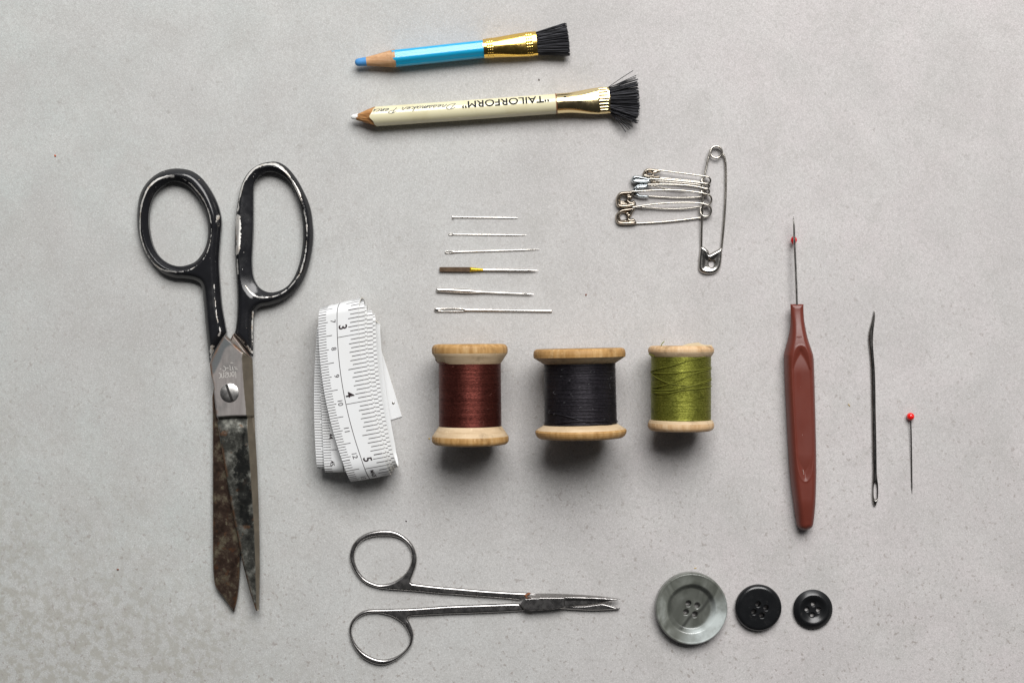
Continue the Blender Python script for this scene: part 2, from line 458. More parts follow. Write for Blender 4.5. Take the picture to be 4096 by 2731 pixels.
metallic_of = {'maroon_silk_thread': .9, 'black_cotton_thread': .5, 'olive_silk_thread': .75}
m_dimend = wood_mat('darkened_spool_end', (.10, .055, .02), (.16, .09, .04), (.22, .13, .06))  # unseen spool ends, made darker than the wood to cut warm bounce light
def thread_mat(name, col, lite, rough=.42, spec=.6):
    m = mat(name, col, rough, metallic_of[name], spec=.25); t = NT(m)
    n = t.noise(2600, 3, .6, stretch=(.35, 1, 1)); g = t.noise(300, 3, .6, stretch=(.05, 1, 1))
    c = t.mix(t.ramp(n, [(.35, 0.), (.7, 1.)]), col, lite)
    c = t.mix(t.ramp(g, [(.55, 0.), (.7, .5)]), c, tuple(x*.45 for x in col))
    t.to('Base Color', c); t.bump(n, .2, 1e-4); return m
m_thbrown = thread_mat('maroon_silk_thread', (.085, .023, .018), (.185, .052, .040), .40, .9)
m_thblack = thread_mat('black_cotton_thread', (.010, .009, .0115), (.034, .030, .037), .42, .5)
m_thgreen = thread_mat('olive_silk_thread', (.135, .140, .018), (.33, .34, .07), .42, .8)
m_thgreen2 = mat('loose_olive_thread', (.15, .155, .022), .6, spec=.2)

m_blue = mat('sky_blue_lacquer', (.012, .37, .66), .16, coat=.3); t = NT(m_blue)
t.to('Base Color', t.mix(t.ramp(t.noise(350, 3, stretch=(.2, 1, 1)), [(.4, 0.), (.75, .5)]), (.010, .36, .65), (.02, .42, .70)))
t.bump(t.noise(300, 3, stretch=(.2, 1, 1)), .04, 6e-5)
m_bluelead = mat('blue_chalk_lead', (.06, .26, .58), .55); t = NT(m_bluelead); t.bump(t.noise(900, 4), .4, 1e-4)
m_cream = mat('cream_lacquer', (.74, .68, .44), .2, coat=.3); t = NT(m_cream)
t.to('Base Color', t.mix(t.ramp(t.noise(160, 4), [(.5, 0.), (.8, .5)]), (.76, .71, .48), (.60, .52, .30)))
t.bump(t.noise(260, 3), .08, 6e-5)
m_white = mat('white_chalk_lead', (.80, .80, .78), .7)
m_ink = mat('black_ink', (.014, .016, .021), .7, spec=.15)
m_greyink = mat('worn_grey_ink', (.09, .095, .11), .7, spec=.15)
m_bristle = mat('black_nylon_bristle', (.017, .017, .020), .38, spec=.5)
t = NT(m_bristle); t.to('Base Color', t.ramp(t.noise(1500, 2, .5, stretch=(.06, 1, 1)), [(.42, (.010, .010, .012)), (.72, (.075, .075, .085))]))
m_rustband = mat('rusty_rim', (.22, .08, .03), .6)

m_tape = mat('white_vinyl_tape', (.80, .81, .815), .36, spec=.4); t = NT(m_tape)
t.to('Base Color', t.mix(t.ramp(t.noise(60, 4), [(.45, 0.), (.8, .4)]), (.76, .77, .775), (.69, .68, .64)))
t.bump(t.noise(1800, 2), .1, 5e-5)
m_tapeedge = mat('yellowed_tape_edge', (.70, .65, .54), .6)
m_tapeink = mat('tape_print', (.030, .020, .022), .6, spec=.2)

m_red = mat('red_plastic_ball', (.62, .008, .012), .16); m_red2 = mat('scarlet_pin_head', (.80, .012, .010), .14, coat=.4)
m_handle = mat('oxblood_plastic', (.17, .036, .022), .42, spec=.4); t = NT(m_handle)
t.to('Base Color', t.mix(t.noise(120, 4), (.122, .026, .017), (.155, .034, .022)))
t.bump(t.noise(1500, 3), .12, 5e-5); t.to('Roughness', t.ramp(t.noise(60, 5, .7, stretch=(1, .3, 1)), [(.35, .30), (.7, .55)]))
m_lint = mat('pale_lint', (.55, .40, .36), .8)

m_pearl = mat('grey_pearl_button', (.2, .21, .2), .28, spec=.6, coat=.25); t = NT(m_pearl)
wv = t.noise(95, 4, .5, stretch=(1, .55, 1), dist=2.2)
pc = t.ramp(wv, [(.30, (.075, .08, .068)), (.47, (.125, .132, .115)), (.58, (.165, .174, .155)), (.74, (.27, .285, .265))])
pc = t.mix(t.attr('streak_and_shade'), pc, (.045, .047, .042))  # diagonal streak, darker centre, and shade painted on the upper recess slope
pc = t.mix(t.math('MULTIPLY', t.attr('painted_shine'), t.ramp(t.noise(160, 4), [(.3, .3), (.6, 1.)])), pc, (.56, .61, .60))  # highlight painted into the colour towards the lower right
t.to('Base Color', pc); t.bump(t.noise(700, 3), .06, 5e-5)
m_blackbtn = mat('black_button_plastic', (.010, .0105, .012), .2, spec=.5); t = NT(m_blackbtn)
t.to('Roughness', t.ramp(t.noise(300, 4), [(.3, .14), (.75, .34)]))
m_blackbtn2 = mat('satin_black_button_plastic', (.011, .0115, .014), .3, spec=.55)
for m_ in (m_blackbtn, m_blackbtn2):
    t = NT(m_)
    sc1 = t.noise(260, 4, .7, stretch=(1, .07, 1)); sc2 = t.noise(240, 4, .7, stretch=(.08, 1, 1))
    t.bump(t.math('ADD', sc1, sc2), .10, 5e-5)
    t.to('Base Color', t.mix(t.ramp(t.noise(520, 4, .7), [(.60, 0.), (.72, .5)]), (.0085, .009, .010), (.045, .043, .04)))
m_paper = mat('torn_label_paper', (.50, .40, .25), .8)

# ------------------------------------------------------------------ tabletop
top_o = mesh_obj('tabletop', [(-1.6, -1.6, 0), (1.6, -1.6, 0), (1.6, 1.6, 0), (-1.6, 1.6, 0)], [(0, 1, 2, 3)], m_top, None, None)
top_o['kind'] = 'structure'; top_o['label'] = 'pale grey concrete tabletop with a mottled corner'; top_o['category'] = 'tabletop'

# ------------------------------------------------------------------ dressmaking shears
shears = thing('shears', 'old dressmaking shears with chipped black handles and stained rusty blades', 'scissors', cA((750, 900)))

def polyw(P, lines):
    w = np.zeros(len(P))
    for L, wd, amp in lines:
        d, _ = seg_near(P, smooth(L, False, 6), False); w = np.maximum(w, amp*np.exp(-(d/(wd*1.5))**2))
    return w

# handle with the round bow
hl_out = smooth([cA(p) for p in [(415,127),(500,145),(570,195),(640,290),(690,400),(711,500),(705,600),(695,720),(693,820),(700,950),(712,1100),(735,1230),(748,1300,'c'),(690,1380),(640,1470),(628,1525,'c'),(615,1400),(600,1250),(585,1080),(575,990),(556,945),(510,922),(440,912),(380,908),(300,880),(240,830),(185,760),(140,670),(115,580),(108,480),(115,380),(135,300),(180,225),(250,165),(330,133)]])
hl_hole = smooth([cA(p) for p in [(390,222),(450,240),(510,290),(560,360),(600,450),(618,550),(612,640),(585,720),(530,790),(460,820),(400,825),(330,805),(270,760),(225,690),(200,600),(190,500),(200,400),(235,310),(290,255),(340,228)]])
def hl_top(x, y, dO, dH, ex):
    f = par(dO, 30); g = np.minimum(dH[0]/22, 1)**.85
    h = 3.3 + 2.5*np.minimum(f, .12 + .88*g)
    return h - .4*sst((y - 1350)/110)
def hl_bot(x, y, dO, dH, ex): return 1.5*(1 - rnd(np.minimum(dO, dH[0]), 14)) + .02 + 1.2*sst((y-1330)/110)
lw = [([cA(p) for p in [(160,360),(200,270),(260,215),(330,190),(380,186)]], 3.2, .95),
      ([cA(p) for p in [(430,200),(480,225),(540,285),(590,350),(630,440),(648,520)]], 2.4, .78),
      ([cA(p) for p in [(160,360),(145,430),(140,520),(145,620),(180,730),(240,815),(310,855),(400,870)]], 2.6, .80),
      ([cA(p) for p in [(400,870),(480,860),(550,820),(605,760),(640,660),(650,560)]], 2.2, .66),
      ([cA(p) for p in [(668,960),(676,1080),(690,1200),(712,1285),(700,1320)]], 2.4, .70),
      ([cA(p) for p in [(690,470),(692,540)]], 7, .50),
      ([cA(p) for p in [(650,1400),(640,1480)]], 6, .62)]
field('handle', hl_out, [hl_hole], 3.2, hl_top, hl_bot, 6, m_paint, shears, wear=lambda P, dO, dH, ex: {'wear': polyw(P, lw)})

# handle with the long bow
hr_out = smooth([cA(p) for p in [(1070,78),(1130,85),(1190,125),(1250,200),(1300,290),(1345,400),(1365,520),(1367,640),(1350,760),(1320,870),(1275,960),(1210,1030),(1140,1075),(1060,1103),(1000,1114),(962,1140),(942,1190),(938,1300),(938,1475,'c'),(880,1405),(802,1312,'c'),(815,1270),(825,1150),(825,1000),(815,850),(808,700),(810,560),(820,430),(840,310),(870,210),(920,140),(990,95)]])
hr_hole = smooth([cA(p) for p in [(1070,152),(1120,165),(1180,205),(1225,270),(1265,370),(1290,480),(1298,600),(1290,720),(1265,830),(1225,920),(1170,980),(1090,1012),(1020,1003),(970,965),(940,900),(930,800),(935,650),(940,500),(940,350),(945,240),(975,190),(1020,160)]])
xl, xr = cA((925, 0))[0], cA((1010, 0))[0]
def hr_top(x, y, dO, dH, ex):
    wI = 52 + (21 - 52)*sst((x - xl)/(xr - xl))
    f = par(dO, 27); g = np.minimum(dH[0]/wI, 1)**.85
    h = 3.3 + 2.5*np.minimum(f, .12 + .88*g)
    return h - .4*sst((y - 1330)/90)
rw = [([cA(p) for p in [(850,330),(870,250),(910,180),(960,125),(1000,112)]], 3.6, .92),
      ([cA(p) for p in [(1010,104),(1070,98),(1120,108),(1170,145),(1215,205),(1260,285),(1290,355)]], 3.6, 1.0),
      ([cA(p) for p in [(1290,355),(1315,450),(1328,540),(1330,620),(1325,700),(1310,780),(1285,870)]], 3.2, .72),
      ([cA(p) for p in [(1275,890),(1235,945),(1180,1000),(1110,1040),(1040,1050)]], 3.0, .68),
      ([cA(p) for p in [(890,965),(930,1015),(980,1045),(1040,1052)]], 2.0, .75),
      ([cA(p) for p in [(838,480),(836,560),(840,640),(832,730)]], 8.5, .95),
      ([cA(p) for p in [(845,340),(832,430)]], 5, .62), ([cA(p) for p in [(832,780),(836,880)]], 3.5, .62),
      ([cA(p) for p in [(942,1150),(934,1250),(935,1400)]], 2.2, .66),
      ([cA(p) for p in [(930,1440),(900,1395)]], 7, .62), ([cA(p) for p in [(810,1305),(840,1335),(880,1370)]], 3, .75)]
field('handle', hr_out, [hr_hole], 3.2, hr_top, hl_bot, 6, m_paint, shears, wear=lambda P, dO, dH, ex: {'wear': polyw(P, rw)})

# rear blade (under), runs from the long bow down to the round tip
rb = smooth([cB(p) + ('c',) for p in [(790,262),(830,190),(1088,548),(1095,760),(1075,1200)]] + [cC((330,500,'c')), cC((338,1000,'c')), cC((330,1110,'c')), cC((325,1280)), cC((312,1400)), cC((289,1507,'c')), cC((230,1425)), cC((172,1352)), cC((146,1300)), cC((136,1230)), cC((131,1100)), cC((130,600)), cC((130,60)), cB((526,1100,'c')), cB((560,900,'c')), cB((700,620,'c'))])
field('blade', rb, [], 3.0, lambda x, y, dO, dH, ex: 3.3 - .7*(1 - sst(dO/7)) + 0*x, lambda x, y, dO, dH, ex: 1.2 + 0*x, 3.3, m_rearblade, shears,
      wear=lambda P, dO, dH, ex: {'clean': sst((1560-P[:, 1])/60)*.6, 'edge': np.exp(-(dO/6)**2)*.5, 'bevel': 0*dO, 'tarnish': 0*dO})
# front blade (on top) with the screw block
fb = smooth([cB(p) + ('c',) for p in [(715,222),(948,440),(1085,560),(1120,1568)]] + [cC((455,450,'c')), cC((465,700,'c')), cC((472,950,'c')), cC((476,1200,'c')), cC((471,1500,'c')), cC((453,1500,'c')), cC((430,1430)), cC((400,1330)), cC((370,1210)), cC((345,1110)), cC((325,1000)), cC((290,830)), cC((262,680)), cC((232,500)), cC((205,340)), cC((185,230)), cC((163,95,'c')), cB((598,1385,'c')), cB((590,1340)), cB((575,1200)), cB((560,1050)), cB((545,900)), cB((515,760)), cB((500,620,'c')), cB((560,480)), cB((690,245,'c'))])
ridge = smooth([cB(p) for p in [(715,222),(948,440),(960,560),(975,800),(990,1000),(1010,1200),(1025,1400)]] + [cC(p) for p in [(388,120),(405,350),(425,650),(440,900),(450,1200),(457,1500)]], False, 4)
ridge_r = np.concatenate([ridge, np.array([[1200, 2480], [1200, 1200]])])     # region to the right of the ridge line
blk = np.array([cB(p)[:2] for p in [(300,100),(1400,100),(1400,1360),(1010,1368),(800,1372),(600,1388),(300,1400)]])
tar = np.array([cB(p)[:2] for p in [(715,215),(960,440),(945,450),(860,370),(790,360),(730,400),(690,480),(650,600),(570,760),(530,780),(490,640)]])
sot = smooth([cC(p) for p in [(330,90),(385,90),(395,250),(415,400),(425,600),(430,780),(438,880),(400,870),(330,850),(305,780),(305,640),(300,560),(270,520),(265,430),(300,380),(290,330),(330,230)]])
def fb_top(x, y, dO, dH, ex):
    bev = np.maximum(ex[0], 0); b = sst((ex[1] + 6)/12)
    h = 6.2 + 1.2*b - .6*(1 - sst(dO/5))*(1 - sst(bev/3))
    h = h + .7*(1 - sst((-ex[1])/90))*(1-b)*0 - .8*sst((-ex[1])/10)*sst((70+ex[1])/70)*(1-b)
    return np.where(bev > 0, np.maximum(h - bev*.105, 3.7), h)
def fb_w(P, dO, dH, ex):
    bev = sst((ex[0]+1)/2.5)
    return {'clean': sst((ex[1]+3)/6)*(1-bev), 'bevel': bev, 'edge': np.exp(-(dO/7)**2)*(1-bev), 'tarnish': sst((ex[2]+4)/10)*.85, 'soot': sst((ex[3]+20)/44)*.68}
blade = field('blade', fb, [], 2.4, fb_top, lambda x, y, dO, dH, ex: 3.45 + 0*x, 6.5, m_blade, shears, wear=fb_w, extra=[ridge_r, blk, tar, sot], angle=25)
# stamped marks on the screw block
g = MB()
for s_ in ([(490,700),(580,690)], [(710,530),(800,570),(850,680),(830,790),(750,830),(660,770)], [(880,660),(960,645),(1040,640)], [(1100,470),(1140,600),(1140,760),(1220,770)], [(1280,550),(1300,740),(1370,745)], [(1400,580),(1480,625),(1550,610)], [(1450,725),(1610,720)], [(1160,325),(1240,320),(1330,330)],
           [(420,960),(500,980),(545,1080),(540,1200),(490,1265),(430,1250)], [(585,980),(590,1150),(620,1230),(690,1250),(735,1190),(730,900)], [(820,1000),(870,930),(940,930),(960,1010),(850,1090),(815,1190),(900,1235),(1000,1200)], [(1020,920),(1030,1110),(1110,1190),(1190,1130),(1160,900)], [(1290,890),(1340,870),(1390,980),(1370,1130),(1320,1165),(1250,1100),(1240,960),(1290,890)], [(1460,860),(1490,1000),(1500,1290)]):
    V, F = ribbon(smooth([cE(p) for p in s_], False, 5), 2.0)
    g.add([W(v, 7.43e-3, 6.5e-3) for v in V], F)
g.obj('lettering', mat('stamped_mark', (.62, .60, .56), .5, .3), blade, None)
# screw
sp_ = cB((778, 1035)); r0 = 132/3.564*SCL(.008); cz = 7.35e-3; cxy = W(sp_, 0, .0075)
def scr(t, a):
    return Vector((cxy.x + r0*t*math.cos(a), cxy.y + r0*t*math.sin(a), cz + .9e-3*math.sqrt(max(0, 1 - (t*.93)**2))))
V, F = loft([1.0, .97, .9, .8, .7, .6, .5, .4, .3, .2, .1, .02], 48, scr)
V2, F2 = loft([0, 1], 48, lambda t, a: Vector((cxy.x + r0*math.cos(a), cxy.y + r0*math.sin(a), cz - .4e-3 + t*(.4e-3 + .9e-3*.366))))
g = MB(); g.add(V, F); g.add(V2, F2); scw = g.obj('screw', m_screw, shears, 40)
da = Vector((.345, -.94, 0)); db = Vector((.94, .345, 0)); g = MB()
N_ = 14; Vs = []
for i in range(N_+1):
    q = (i/N_*2-1)*.97
    for s_ in (-1, 1): Vs.append(Vector((cxy.x, cxy.y, 0)) + da*q*r0 + db*s_*r0*.13 + Vector((0, 0, cz + .9e-3*math.sqrt(max(0, 1-(q*.93)**2)) + 2.5e-5)))
g.add(Vs, [(2*i, 2*i+1, 2*i+3, 2*i+2) for i in range(N_)]); g.obj('slot', m_dark, scw, None)

# ------------------------------------------------------------------ measuring tape
tape = thing('measuring_tape', 'white measuring tape folded into a flat roll beside the shears', 'tape measure', cT((400, 900)))
TW = 163.0                                            # strip width, photo pixels near the top
def run(T, B, h): return (W(cT(T), h), W(cT(B), h))
tops = [((266,96),(522,1500)), ((315,97),(530,1462)), ((330,137),(533,1450)), ((376,168),(541,1432)), ((396,205),(563,1412)), ((272,228),(314,1462)), ((258,262),(252,1408))]
bots = [((300,120),(525,1440)), ((330,130),(530,1425)), ((352,165),(536,1420)), ((385,190),(560,1410)), ((430,215),(588,1395)), ((290,270),(330,1370)), ((275,300),(262,1385))]
zt = [16.5, 15.7, 14.9, 14.1, 13.3, 11.6, 10.4]; zb = [.7, 1.4, 2.1, 2.8, 3.5, 4.6, 5.6]
path = []      # (centre, across, loop index)
def dirn(a, b): d = (b - a); d.z = 0; return d.normalized()
def straight(a, b, n, z0, z1, tag_, ease=0):
    for i in range(n):
        f = (i + .5)/n; p = a.lerp(b, f); path.append((Vector((p.x, p.y, z0 + (z1-z0)*f)), dirn(a, b), tag_))
def bend(p0, d0, z0, p1, d1, z1, ax, sgn, n, tag_, pw=1.0):
    for i in range(n+1):
        ph = math.pi*i/n; f = i/n
        base = p0.lerp(p1, f); d = d0.lerp(d1, f).normalized()
        q = base + d*sgn*ax*(math.sin(ph)**pw)
        path.append((Vector((q.x, q.y, (z0+z1)/2 + (z0-z1)/2*math.cos(ph))), d, tag_))
mm_ = 1e-3
# tail lying on the table, from its cut end up to the far bend
tl0 = W(cT((619, 1055)), 0); tl1 = W(cT((395, 330)), 0); tl1b = W(cT((345, 170)), 0)
straight(tl0, tl1, 18, .3*mm_, .35*mm_, -1)
path[:] = [(p_, -d_, l_) for p_, d_, l_ in path]
aT, aB = 3.6e-3, 9.0e-3
for i, ((T, B), z) in enumerate(zip(tops, zt)):
    a, b = run(T, B, z*mm_); d = dirn(a, b)
    a_in = a + d*aT*max(.45, 1-.1*i); b_in = b - d*aB*max(.5, 1-.08*i)
    if i == 0: pa, pd, pz = tl1b, dirn(tl1b, tl0), .35
    bend(Vector((pa.x, pa.y, 0)), pd, pz*mm_, Vector((a_in.x, a_in.y, 0)), d, z*mm_, aT*max(.45, 1-.1*i), -1, 14, i)
    straight(a_in, b_in, 40, z*mm_, (z-.1)*mm_, i)
    c_, e_ = run(bots[i][0], bots[i][1], zb[i]*mm_); dd = dirn(c_, e_)
    e_in = e_ - dd*aB*max(.5, 1-.08*i)
    bend(Vector((b_in.x, b_in.y, 0)), d, (z-.1)*mm_, Vector((e_in.x, e_in.y, 0)), dd, zb[i]*mm_, aB*max(.5, 1-.08*i), 1, 22, i, .9)
    c_in = c_ + dd*aT
    straight(e_in, c_in, 24, zb[i]*mm_, zb[i]*mm_, i + .5)
    for k in range(len(path)-24, len(path)): path[k] = (path[k][0], -path[k][1], path[k][2])
    pa, pd, pz = c_in, dd, zb[i]
for k in range(14): path.pop()
# clean up the centre line, direction and cross vector
ctr = np.array([p[0] for p in path]); dr = np.array([p[1] for p in path]); lp = np.array([p[2] for p in path])
BULGE = {0: 80, .5: 80, 1: 72, 1.5: 72, 2: 62, 2.5: 62, 3: 52, 3.5: 52, 4: 42, 4.5: 30, 5: 8, 5.5: 6, 6: 26, 6.5: 26}
for i in range(len(ctr)):                    # the roll is skewed sideways: the runs bow towards the shears
    L = BULGE.get(float(lp[i]), 0)
    if L:
        k_ = int(lp[i]); y0_, y1_ = W(cT(tops[k_][0]), zt[k_]*mm_).y, W(cT(tops[k_][1]), zt[k_]*mm_).y
        f_ = min(1, max(0, (ctr[i, 1]-y0_)/(y1_-y0_))); ctr[i, 0] -= L/1.959*SCL(.015)*4*f_*(1-f_)
keep = [0]
for i in range(1, len(ctr)):
    if np.linalg.norm(ctr[i]-ctr[keep[-1]]) > 2.5e-4: keep.append(i)
ctr, dr, lp = ctr[keep], dr[keep], lp[keep]
S_ = np.concatenate([[0], np.cumsum(np.linalg.norm(np.diff(ctr, axis=0), axis=1))])
acr = np.stack([-dr[:, 1], dr[:, 0], 0*dr[:, 0]], 1)        # towards the right-hand edge of a top run
for i in range(1, 4):
    acr[1:-1] = (acr[:-2] + 2*acr[1:-1] + acr[2:])/4
acr /= np.linalg.norm(acr, axis=1)[:, None]
ctr[1:-1] = (ctr[:-2] + 4*ctr[1:-1] + ctr[2:])/6
tan = np.gradient(ctr, axis=0); tan /= np.linalg.norm(tan, axis=1)[:, None]
nor = np.cross(acr, tan); nor /= np.linalg.norm(nor, axis=1)[:, None]
k0 = int(np.argmin(np.abs(lp - 0) + 1e3*np.abs(ctr[:, 1] - W(cT((394,788)), .016).y)))
if nor[k0, 2] < 0: nor = -nor
HWT = TW/2*SCL(.0165)
def on_tape(s, f, off=0.0):
    """s metres along the strip, f across it (0 left edge, 1 right edge of a top run)"""
    c_ = np.array([np.interp(s, S_, ctr[:, k]) for k in range(3)]); a_ = np.array([np.interp(s, S_, acr[:, k]) for k in range(3)])
    n_ = np.array([np.interp(s, S_, nor[:, k]) for k in range(3)])
    return c_ + a_*(f-.5)*2*HWT + n_*off
NS = len(ctr); thk = 1.7e-4
g = MB(); FX = [0, .02, .25, .5, .75, .98, 1]
V = []
for i in range(NS):
    for f in FX: V.append(ctr[i] + acr[i]*(f-.5)*2*HWT + nor[i]*thk)
    for f in FX: V.append(ctr[i] + acr[i]*(f-.5)*2*HWT - nor[i]*thk)
nf = len(FX); F, M = [], []
for i in range(NS-1):
    a, b = i*2*nf, (i+1)*2*nf
    for k in range(nf-1):
        F.append((a+k, a+k+1, b+k+1, b+k)); M.append(0)
        F.append((a+nf+k, b+nf+k, b+nf+k+1, a+nf+k+1)); M.append(0)
    F.append((a, b, b+nf, a+nf)); M.append(1)
    F.append((a+nf-1, a+2*nf-1, b+2*nf-1, b+nf-1)); M.append(1)
strip = mesh_obj('tape_strip', V, F, [m_tape, m_tapeedge], tape, 50, M)
# printing: scale marks along the strip, numbers on the faces one can read
OFF = thk + 6e-5
top0 = np.where(lp == 0)[0]
def s_at(loop, cy):
    ii = np.where(lp == loop)[0]; y = W(cT((0, cy)), zt[loop]*mm_).y
    ii = [i for i in ii if nor[i, 2] > .3]
    yy = ctr[ii, 1]; o_ = np.argsort(yy); return float(np.interp(y, yy[o_], S_[ii][o_]))
s8, s10 = s_at(0, 452), s_at(0, 876); CM = (s10 - s8)/2
s4 = s_at(0, 893); INCH = CM*2.54*.97
g = MB()
def dash(s, f0, f1, w_):
    n = 3; V = []
    for i in range(n+1):
        f = f0 + (f1-f0)*i/n
        V.append(on_tape(s - w_/2, f, OFF)); V.append(on_tape(s + w_/2, f, OFF))
    g.add(V, [(2*i, 2*i+2, 2*i+3, 2*i+1) for i in range(n)])
wd = 2.7*SCL(.016); s_end0 = S_[np.where(lp == 0)[0][-1]]
k = int((S_[0]-s8)/(CM/10)) - 1
while True:
    k += 1; s = s8 + k*CM/10
    if s < .004: continue
    if s > S_[-1]-.002: break
    dash(s, .004, .235 if k % 10 == 0 and s < s_end0 else .14 if k % 10 == 0 else (.335 if k % 5 == 0 else .19), wd*.85)
k = int((S_[0]-s4)/(INCH/16)) - 1
while True:
    k += 1; s = s4 + k*INCH/16
    if s < .004: continue
    if s > S_[-1]-.002: break
    f0 = .475 if k % 16 == 0 else (.665 if k % 8 == 0 else (.74 if k % 2 == 0 else .79))
    dash(s, f0, .996, wd*(.8 if k % 16 == 0 else 1.0))
ns = 2200
for i in range(ns):
    s0, s1 = .002 + (S_[-1]-.004)*i/ns, .002 + (S_[-1]-.004)*(i+1)/ns
    V = [on_tape(s0, .457, OFF), on_tape(s0, .472, OFF), on_tape(s1, .472, OFF), on_tape(s1, .457, OFF)]
    g.add(V, [(0, 1, 2, 3)])
def tape_text(txt, s0, f0, fh, slen, bold=0.0, mid=False):
    """reads downwards along the strip; foot of the letters at f0, fh tall across, slen long"""
    V, F = text2d(txt, bold); wx = V[:, 0].max(); slen = wx*fh*2*HWT*slen
    if mid: s0 -= slen/2
    g.add([on_tape(s0 + v[0]/wx*slen, f0 + v[1]*fh, OFF) for v in V], F)
for j in range(6, 14):
    tape_text(str(j), s8 + (j-8)*CM, .275 if j > 9 else .30, .125, .95, .004, True)
for j in (3, 4, 5):
    tape_text(str(j), s4 + (j-4)*INCH - CM*.43, .50, .215, .92, .022)
tape_text('MADE', s4 + INCH + CM*.10, .56, .10, .82, .014)
s44 = s8 + round((s_at(5, 1216) - s8)/CM)*CM
tape_text('44', s44, .15, .11, .85, .016, True); tape_text('45', s44 + CM, .15, .11, .85, .016, True)
pr = g.obj('scale_print', m_tapeink, strip, None)
# rivet and cut end of the tail
rv = W(cT((693, 884)), 0); rr = 9*K*.5
V, F = loft([1, .8, .5, .05], 20, lambda t, a: Vector((rv.x + rr*1.2*t*math.cos(a), rv.y + rr*1.2*t*math.sin(a), .5e-3 + 2.2e-4*math.sqrt(max(0, 1-t*t*.95)))))
g = MB(); g.add(V, F); g.obj('rivet', m_nickel, tape)

# ------------------------------------------------------------------ pencils with brushes
class Axis:
    """frame along a thing lying on the table: t metres along, e across (towards the photo's bottom), z up"""
    def __init__(s, A, B, h):
        s.h = h; s.a = W(A, h); s.b = W(B, h); s.d = (s.b - s.a).normalized(); s.e = Vector((s.d.y, -s.d.x, 0)); s.l = (s.b-s.a).length
        if s.e.y > 0: s.e = -s.e
        s.px = SCL(h)
    def p(s, t, e=0.0, z=0.0): return s.a + s.d*t + s.e*e + Vector((0, 0, z))

def brush_fan(ax, t0, rows, mat_, parent, strays=()):
    """rows: (count, e at root, e at tip spread...)"""
    g = MB()
    for (e0, z0, t1, e1, z1, r, sag) in rows:
        P = []
        for i in range(5):
            f = i/4; P.append(ax.p(t0 + (t1-t0)*f, e0 + (e1-e0)*(f + sag*f*(1-f)), z0 + (z1-z0)*f))
        V, F = tube(P, r, 5); g.add(V, F)
    return g.obj('bristles', mat_, parent, 60)

# blue pencil
bp = thing('brush_pencil', 'short sky blue tailor chalk pencil with brass ferrule and black brush', 'pencil', cP((900, 400)))
R0 = 93/2.502*K; ax = Axis(cP((98, 480)), cP((1390, 342)), R0); u = ax.px/2.502
def hexr(a, R, rd=.5):     # softly six-sided section
    return R*(1 - .035*(1+math.cos(6*a)))
def cyl(ax, tab, z_off=0.0, hexa=0.0, flat=None):
    def fn(t, a):
        r = interp(t, tab); rr_ = r*(1 - hexa*(1+math.cos(6*(a+.26)))/2); rz = rr_
        if flat: rz = rr_*interp(t, flat)
        return ax.p(t*u_, rr_*u_*math.cos(a), rz*u_*math.sin(a))
    return fn
u_ = u
V, F = loft(np.linspace(405, 1300, 8), 48, cyl(ax, [(405, 92), (1300, 95)], hexa=.09)); g = MB(); g.add(V, F)
# scalloped end where the sharpening stops: the paint ends in shallow curves
def scall(t, a):
    rr_ = 92*(1 - .09*(1+math.cos(6*(a+.26)))/2); tt = 405 if t else 396 + 26*math.cos(6*(a+.26))*0 - 14*math.cos(a)*-1 - 10*math.sin(3*a)**2
    return ax.p((405 if t else tt)*u, rr_*u*math.cos(a)*(1 if t else .985), rr_*u*math.sin(a)*(1 if t else .985))
V, F = loft([0, 1], 48, scall, False); g.add(V, F)
g.obj('barrel', m_blue, bp, 30)
V, F = loft([100, 150, 200, 260, 330, 380, 400, 412], 40, cyl(ax, [(100, 41), (200, 56), (330, 78), (400, 90), (412, 91)])); g = MB(); g.add(V, F); g.obj('wood_tip', m_tip, bp, 40)
V, F = loft([2, 8, 20, 40, 70, 100, 118], 28, cyl(ax, [(2, 10), (8, 24), (20, 34), (40, 39), (70, 41), (100, 43), (118, 45)])); g = MB(); g.add(V, F); g.obj('lead', m_bluelead, bp, 60)
def ferr(t, a):
    f = sst(np.array((t-1300)/450)); r = 97 + 24*float(f); rz = r*(1 - .48*float(f))
    d = 0
    for c0, cs in ((1325, (1340, 1362, 1384)), (1780, (1735, 1757, 1779))):
        for q in cs:
            if abs(t-q) < 8: d = max(d, 4.0*math.cos((t-q)/8*math.pi/2)*max(0, math.cos(26*a))**.5)
    return ax.p(t*u, (r+d)*u*math.cos(a), (rz+d)*u*math.sin(a))
V, F = loft(np.arange(1296, 1836, 4.0), 156, ferr); g = MB(); g.add(V, F); g.obj('ferrule', m_gold, bp, 40)
rows = []
for i in range(330):
    y0 = random.uniform(-1, 1); z0 = random.uniform(-1, 1)
    if y0*y0*.9 + z0*z0 > 1: continue
    c0 = .45 + .55*abs(y0)
    # crop: brush tip runs from y 75 to 412 at x 2240, root 160..400 at 1930
    e0 = y0*114; e1 = y0*168 - 8 + random.uniform(-6, 6)
    t1 = 2150 - 8*abs(y0) + random.uniform(-9, 9)
    rows.append((e0*u, z0*52*u, t1*u, e1*u, z0*58*u, 3.9*u, random.uniform(-.06, .06)))
brush_fan(ax, 1825*u, rows, m_bristle, bp)

